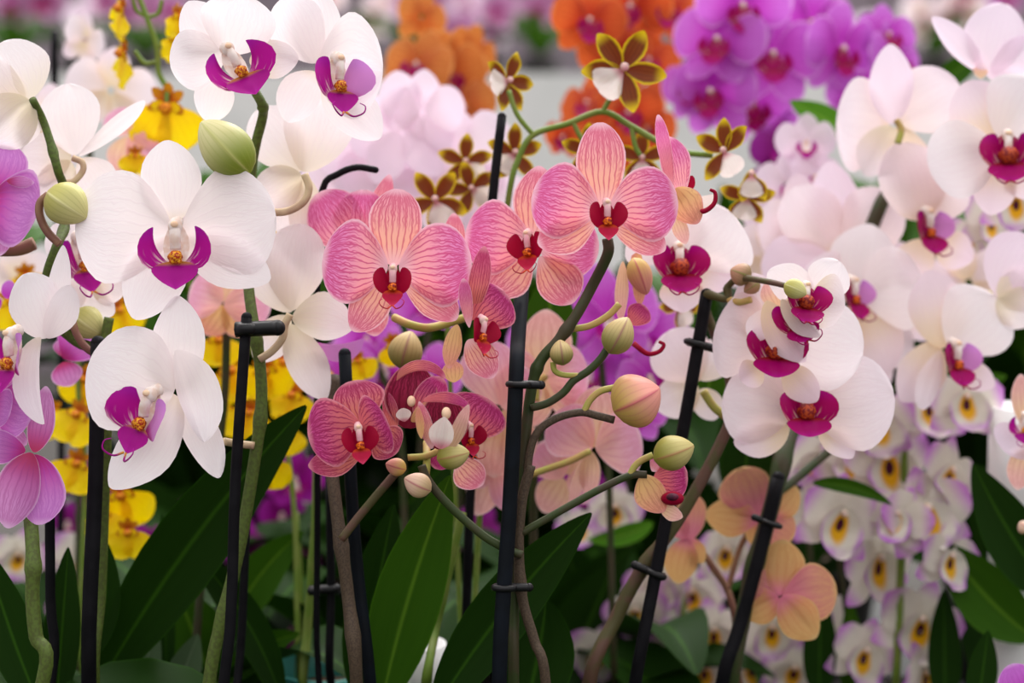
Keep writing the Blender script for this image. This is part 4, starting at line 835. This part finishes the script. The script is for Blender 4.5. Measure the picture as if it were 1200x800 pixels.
# ================================================================ big leaves
A.leaf((112, 812), (360, 474), 44, 'leaf_d', 1.16, 1.10, bend=14, p=.9)
A.leaf((96, 780), (112, 615), 18, 'leaf_d', 1.14, bend=-20)
E.leaf((446, 830), (528, 556), 40, 'leaf_m', 1.12, 1.10, p=.85, bend=6)
E.leaf((425, 830), (462, 590), 34, 'leaf_d', 1.14, bend=4)
D.leaf((505, 840), (694, 600), 36, 'leaf_d', 1.10, 1.09, bend=10, p=.9)
D.leaf((610, 850), (640, 700), 44, 'leaf_d', 1.12, bend=-4, p=1)
Cc.leaf((48, 830), (-18, 640), 30, 'leaf_d', 1.08, bend=4); Cc.leaf((66, 830), (80, 640), 22, 'leaf_d', 1.12)
S1.leaf((330, 820), (208, 632), 22, 'leaf_d', 1.18, bend=-16); S1.leaf((250, 800), (206, 690), 38, 'leaf_m', 1.24, p=1)
J3.leaf((268, 740), (356, 622), 26, 'leaf_m', 1.26, bend=10); J3.leaf((270, 800), (352, 742), 18, 'leaf_m', 1.22, bend=12); J3.leaf((330, 830), (230, 640), 18, 'leaf_m', 1.2, bend=-12)
J2.leaf((160, 830), (182, 728), 18, 'leaf_g', 1.2); J2.leaf((200, 830), (232, 742), 20, 'leaf_g', 1.2); J2.leaf((196, 810), (190, 600), 12, 'leaf_d', 1.22)
I1.leaf((1240, 704), (1140, 542), 34, 'leaf_d', 1.215, bend=6); I1.leaf((1230, 820), (1128, 560), 40, 'leaf_d', 1.38, bend=12); I1.leaf((1180, 840), (1130, 640), 30, 'leaf_d', 1.36); I1.leaf((1215, 750), (1108, 636), 36, 'leaf_m', 1.28, bend=8, p=.9); I1.leaf((1215, 660), (1140, 545), 32, 'leaf_d', 1.36, bend=-6); I1.leaf((1146, 830), (1158, 738), 18, 'leaf_d', 1.2)
I1.leaf((1108, 830), (1106, 690), 20, 'leaf_d', 1.3); I1.leaf((960, 820), (962, 690), 20, 'leaf_d', 1.32); I1.leaf((1000, 830), (996, 700), 16, 'leaf_m', 1.34)
L.leaf((1000, 156), (925, 118), 16, 'leaf_b', 1.36); L3.leaf((905, 290), (932, 250), 10, 'leaf_b', 1.33); I1.leaf((1100, 100), (1150, 60), 16, 'leaf_m', 1.5)
Pp.leaf((640, 470), (646, 318), 34, 'leaf_m', 1.24, p=1); Fp.leaf((826, 490), (838, 395), 20, 'leaf_m', 1.22); Fp.leaf((870, 580), (880, 490), 30, 'leaf_d', 1.22)
I2.leaf((765, 612), (688, 632), 12, 'leaf_b', 1.36, bend=6); I2.leaf((640, 780), (740, 640), 34, 'leaf_d', 1.42, bend=10); I2.leaf((700, 760), (660, 630), 34, 'leaf_d', 1.44)
Rl.leaf((470, 790), (520, 640), 40, 'leaf_d', 1.36); Rl.leaf((400, 780), (340, 640), 30, 'leaf_d', 1.38); R_.leaf((660, 800), (720, 660), 40, 'leaf_d', 1.4)
Rl.leaf((470, 600), (540, 520), 26, 'leaf_d', 1.34); R_.leaf((880, 600), (850, 480), 26, 'leaf_d', 1.4)
# reed like cane stems of the plants behind
J3.stem([(372, 540), (368, 640), (360, 740), (358, 810)], 5, 'stem_l', 1.2, foot=(.01, 0), nodes=(.3, .6), name='cane')
Rl.stem([(542, 600), (528, 660), (512, 730), (500, 805)], 5, 'stem_l', 1.14, foot=(.01, 0), nodes=(.4, .7), name='cane')
J3.stem([(346, 600), (352, 700), (352, 810)], 4, 'stem_l', 1.3, foot=(.0, .01), name='cane')

# ================================================================ stakes
stake('black stake tied to the stem of the large white flower, clip at its top', [(289, 372), (276, 560), (262, 802)], 6.5, 1.045, A, (-.012, -.01), [(276, 386, 325, 384, 9)])
stake('black stake in front of yellow flowers, left of the lower white flower', [(115, 402), (112, 560), (104, 802)], 9, 1.065, B, (.0, -.012))
stake('black stake behind the thick green stem at lower left', [(58, 560), (59, 700), (59, 802)], 6, 1.075, Cc, (.01, .012))
stake('tall blue black stake in the centre with two clips on the pink orchid stem', [(613, 318, .06), (607, 400, .02), (605, 440), (597, 600), (585, 802)], 9, 1.04, D, (-.016, -.012), [(598, 450, 634, 451, 5), (580, 688, 620, 688, 5)], 'navy')
stake('black stake rising among brown spotted flowers above the pink ones', [(588, 137), (577, 235), (560, 420, .02), (548, 800, .03)], 5.5, 1.15, K, (.01, .005))
stake('blue black stake beside a grey brown stem, left of the big upright leaf', [(404, 415), (412, 580), (420, 680), (434, 802)], 7.5, 1.09, E, (.012, .004), (), 'navy')
stake('leaning black stake tied to the arching stem of the white orchid right of centre', [(828, 345), (812, 440), (790, 560), (765, 690), (744, 802)], 7.5, 1.12, Fp, (.014, -.012), [(806, 400, 836, 408, 5), (778, 676, 744, 662, 5)])
stake('leaning black stake beside the dark green stem of the tall right orchid', [(912, 560), (890, 650), (868, 730), (846, 802)], 8, 1.165, G, (-.008, -.014), [(912, 616, 884, 606, 4)])
stake('thin dark stake low at left centre with a small clip', [(386, 560), (388, 690), (388, 802)], 5, 1.17, J3, (.02, .01), [(362, 692, 394, 690, 6)])
stake('slender dark stake right of the white orchid stem at lower left', [(290, 560), (286, 680), (278, 802)], 5, 1.13, A, (.012, .014))
stake('dark post of the cream orchid at the upper left', [(64, 40), (64, 110), (72, 400), (76, 800)], 4.5, 1.46, X, (.012, .005))
stake('black arched wire stake behind the white flower back, above the pink petals', [(440, 199), (418, 196), (396, 204), (378, 222), (372, 300, .01), (372, 600, .02), (374, 800, .03)], 4, 1.12, E, (-.012, .012))

# ================================================================ the place
def thing(name, label, cat, loc): o = empty(name, loc); o['label'] = label; o['category'] = cat; return o
bn = thing('display_bench', 'dark grey bench the front rows of orchids stand on', 'bench', (0, 1.4, 0))
mesh('bench_top', box((-1.3, .78, BENCH-.035), (1.3, 2.0, BENCH), M['bench']), bn, (0, 1.4, BENCH), False)
for x in (-1.2, 1.2):
    for y in (.85, 1.92): mesh('leg', box((x-.025, y-.025, 0), (x+.025, y+.025, BENCH-.035), M['metal']), bn, (x, y, 0), False)
SH = 1.30; SY = 3.75
sb = thing('display_shelf', 'white display shelf with a deep front board, blurred far behind', 'shelf', (0, SY, 0))
mesh('shelf_top', box((-2.2, SY, SH-.03), (2.2, SY+.9, SH), M['shelf']), sb, (0, SY, SH), False)
mesh('front_board', box((-2.2, SY-.025, SH-.42), (2.2, SY, SH+.01), M['shelf']), sb, (0, SY, SH-.2), False)
for x in (-2.1, -.7, .7, 2.1):
    for y in (SY+.05, SY+.8): mesh('leg', box((x-.03, y-.03, 0), (x+.03, y+.03, SH-.03), M['metal']), sb, (x, y, 0), False)
kinds = [('lilac', 'white', 'pale lilac'), ('blush', 'dark', 'cream white'), ('mauve', 'dark', 'dusty mauve'), ('lilac', 'dark', 'white'), ('pale', 'white', 'pale pink'), ('purple', 'dark', 'purple')]
far = [(28, 2, 'at the top left corner'), (104, 0, 'just left of the yellow spray'), (181, 2, 'right behind the yellow spray'), (425, 1, 'left of the amber orange flowers'), (490, 2, 'right behind the amber orange flowers'),
       (572, 0, 'just right of the amber orange flowers'), (632, 2, 'left of the orange red flowers'), (1015, 3, 'just right of the violet cluster'), (1085, 1, 'above the tall right orchid'), (1160, 5, 'at the top right corner')]
for row in (0,):
    for i, (fpx, kx, wh) in enumerate(far):
        kd, lk, w = kinds[kx]
        y = SY+.16+.22*(i % 2)
        x = (fpx-600)/F*y*1.01
        pl = Plant('moth_orchid', 'blurred '+w+' moth orchid on the far shelf, '+wh, 'orchid', (x, y), 'orchids on the far shelf', potr=.05, base=SH, poth=.05)
        dd = (y-.0)/math.cos(PITCH)+.0
        def px(wx, wz): 
            v = Vector((wx, y, wz))-CAM; dep = v.dot(FWD); return 600+F*v.x/dep, 400-F*v.dot(UP)/dep, dep
        leafy(pl, 5, .15, .03, 'leaf_d' if i % 2 else 'leaf_m', a0=20*i, rise=.08)
        tx, ty, dep = px(x+random.uniform(-.04, .04), SH+.45)
        mesh('stem', tube([pl.foot(), Vector((x, y, SH+.25)), Vector((x+.03, y-.02, SH+.42)), Vector((x+.08, y-.05, SH+.44))], .003, M['stem_d']), pl.o, pl.foot())
        for n in range(14):
            fx, fy, fd = px(x+random.uniform(-.10, .10), SH+random.uniform(.11, .48))
            pl.phal((fx, fy), fd-.06, 24*random.uniform(.85, 1.15), kd, lk, random.uniform(-40, 40), random.uniform(-15, 15), random.uniform(-20, 20), split=False)
for lab, x, y in (('dark leafy orchid plant out of bloom behind the cream dendrobium at lower right', .50, 1.70), ('dark leafy orchid plant out of bloom low behind the pale pink flowers in the centre', .12, 1.76), ('dark leafy orchid plant out of bloom low behind the yellow flowers at the left', -.33, 1.78), ('dark leafy orchid plant out of bloom behind the tall right orchid', .34, 1.78), ('dark leafy orchid plant out of bloom low behind the big upright leaf', -.10, 1.84)):
    pl = Plant('leafy_orchid', lab, 'orchid', (x, y))
    leafy(pl, 9, .26, .05, 'leaf_d', rise=.24); leafy(pl, 7, .2, .05, 'leaf_m', a0=25, rise=.36)
# a glossy white pot and a teal pot of the rows behind
def potthing(label, x, y, r, h, mat):
    o = mesh('flower_pot', revolve(Vector((x, y, BENCH)), (0, 0, h), [(0, .001), (0, r*.72), (.06, r*.75), (.8, r*.96), (.82, r*1.03), (1, r*1.07), (1, r*.97), (.5, r*.85), (.5, .001)], M[mat], 28, side=RIGHT), None, (x, y, BENCH))
    o['label'] = label; o['category'] = 'flower pot'
potthing('small white flower pot at the bottom edge, right of the big upright leaf', -.064, 1.15, .017, .216, 'potw')
potthing('tall glossy white flower pot at the right edge beside the green leaves', .387, 1.27, .024, .362, 'potw')
def struct(name, geo): o = mesh(name, geo, None, None, False); o['kind'] = 'structure'; return o
struct('floor', box((-5, -1.5, -.1), (5, 8, 0), M['floor']))
struct('wall_back', box((-5, 7.9, 0), (5, 8, 3.2), M['wall']))

# ================================================================ light and camera
w = bpy.data.worlds.new('World'); bpy.context.scene.world = w; w.use_nodes = True
nt = w.node_tree; nt.nodes.clear()
ou = nt.nodes.new('ShaderNodeOutputWorld'); bg = nt.nodes.new('ShaderNodeBackground'); tc = nt.nodes.new('ShaderNodeTexCoord'); sp = nt.nodes.new('ShaderNodeSeparateXYZ'); mr = nt.nodes.new('ShaderNodeMapRange'); mx = nt.nodes.new('ShaderNodeMix'); mx.data_type = 'RGBA'
nt.links.new(tc.outputs['Generated'], sp.inputs[0]); nt.links.new(sp.outputs[2], mr.inputs[0]); mr.inputs[1].default_value = -.08; mr.inputs[2].default_value = .75
nt.links.new(mr.outputs[0], mx.inputs[0]); mx.inputs[6].default_value = (.10, .09, .09, 1); mx.inputs[7].default_value = (1.0, .985, .99, 1)
nt.links.new(mx.outputs[2], bg.inputs[0]); bg.inputs[1].default_value = 1.45; nt.links.new(bg.outputs[0], ou.inputs[0])
sun = bpy.data.lights.new('daylight', 'SUN'); sun.energy = 3.9; sun.angle = math.radians(60); sun.color = (1, .98, .965)
so = bpy.data.objects.new('daylight', sun); C.objects.link(so); so.rotation_euler = Euler((math.radians(-38), math.radians(8), 0))
cam = bpy.data.cameras.new('camera'); co = bpy.data.objects.new('camera', cam); C.objects.link(co)
cam.sensor_width = 36; cam.lens = 60; cam.clip_start = .05; co.location = CAM; co.rotation_euler = Euler((math.radians(90)-PITCH, 0, 0))
cam.dof.use_dof = True; cam.dof.focus_distance = 1.035; cam.dof.aperture_fstop = 3.6
sc = bpy.context.scene; sc.camera = co
sc.view_settings.view_transform = 'Standard'; sc.view_settings.look = 'None'; sc.view_settings.gamma = 1; sc.view_settings.use_curve_mapping = False; sc.view_settings.exposure = .3
sc.cycles.use_denoising = True; sc.cycles.max_bounces = 10; sc.cycles.transmission_bounces = 8; sc.cycles.diffuse_bounces = 6
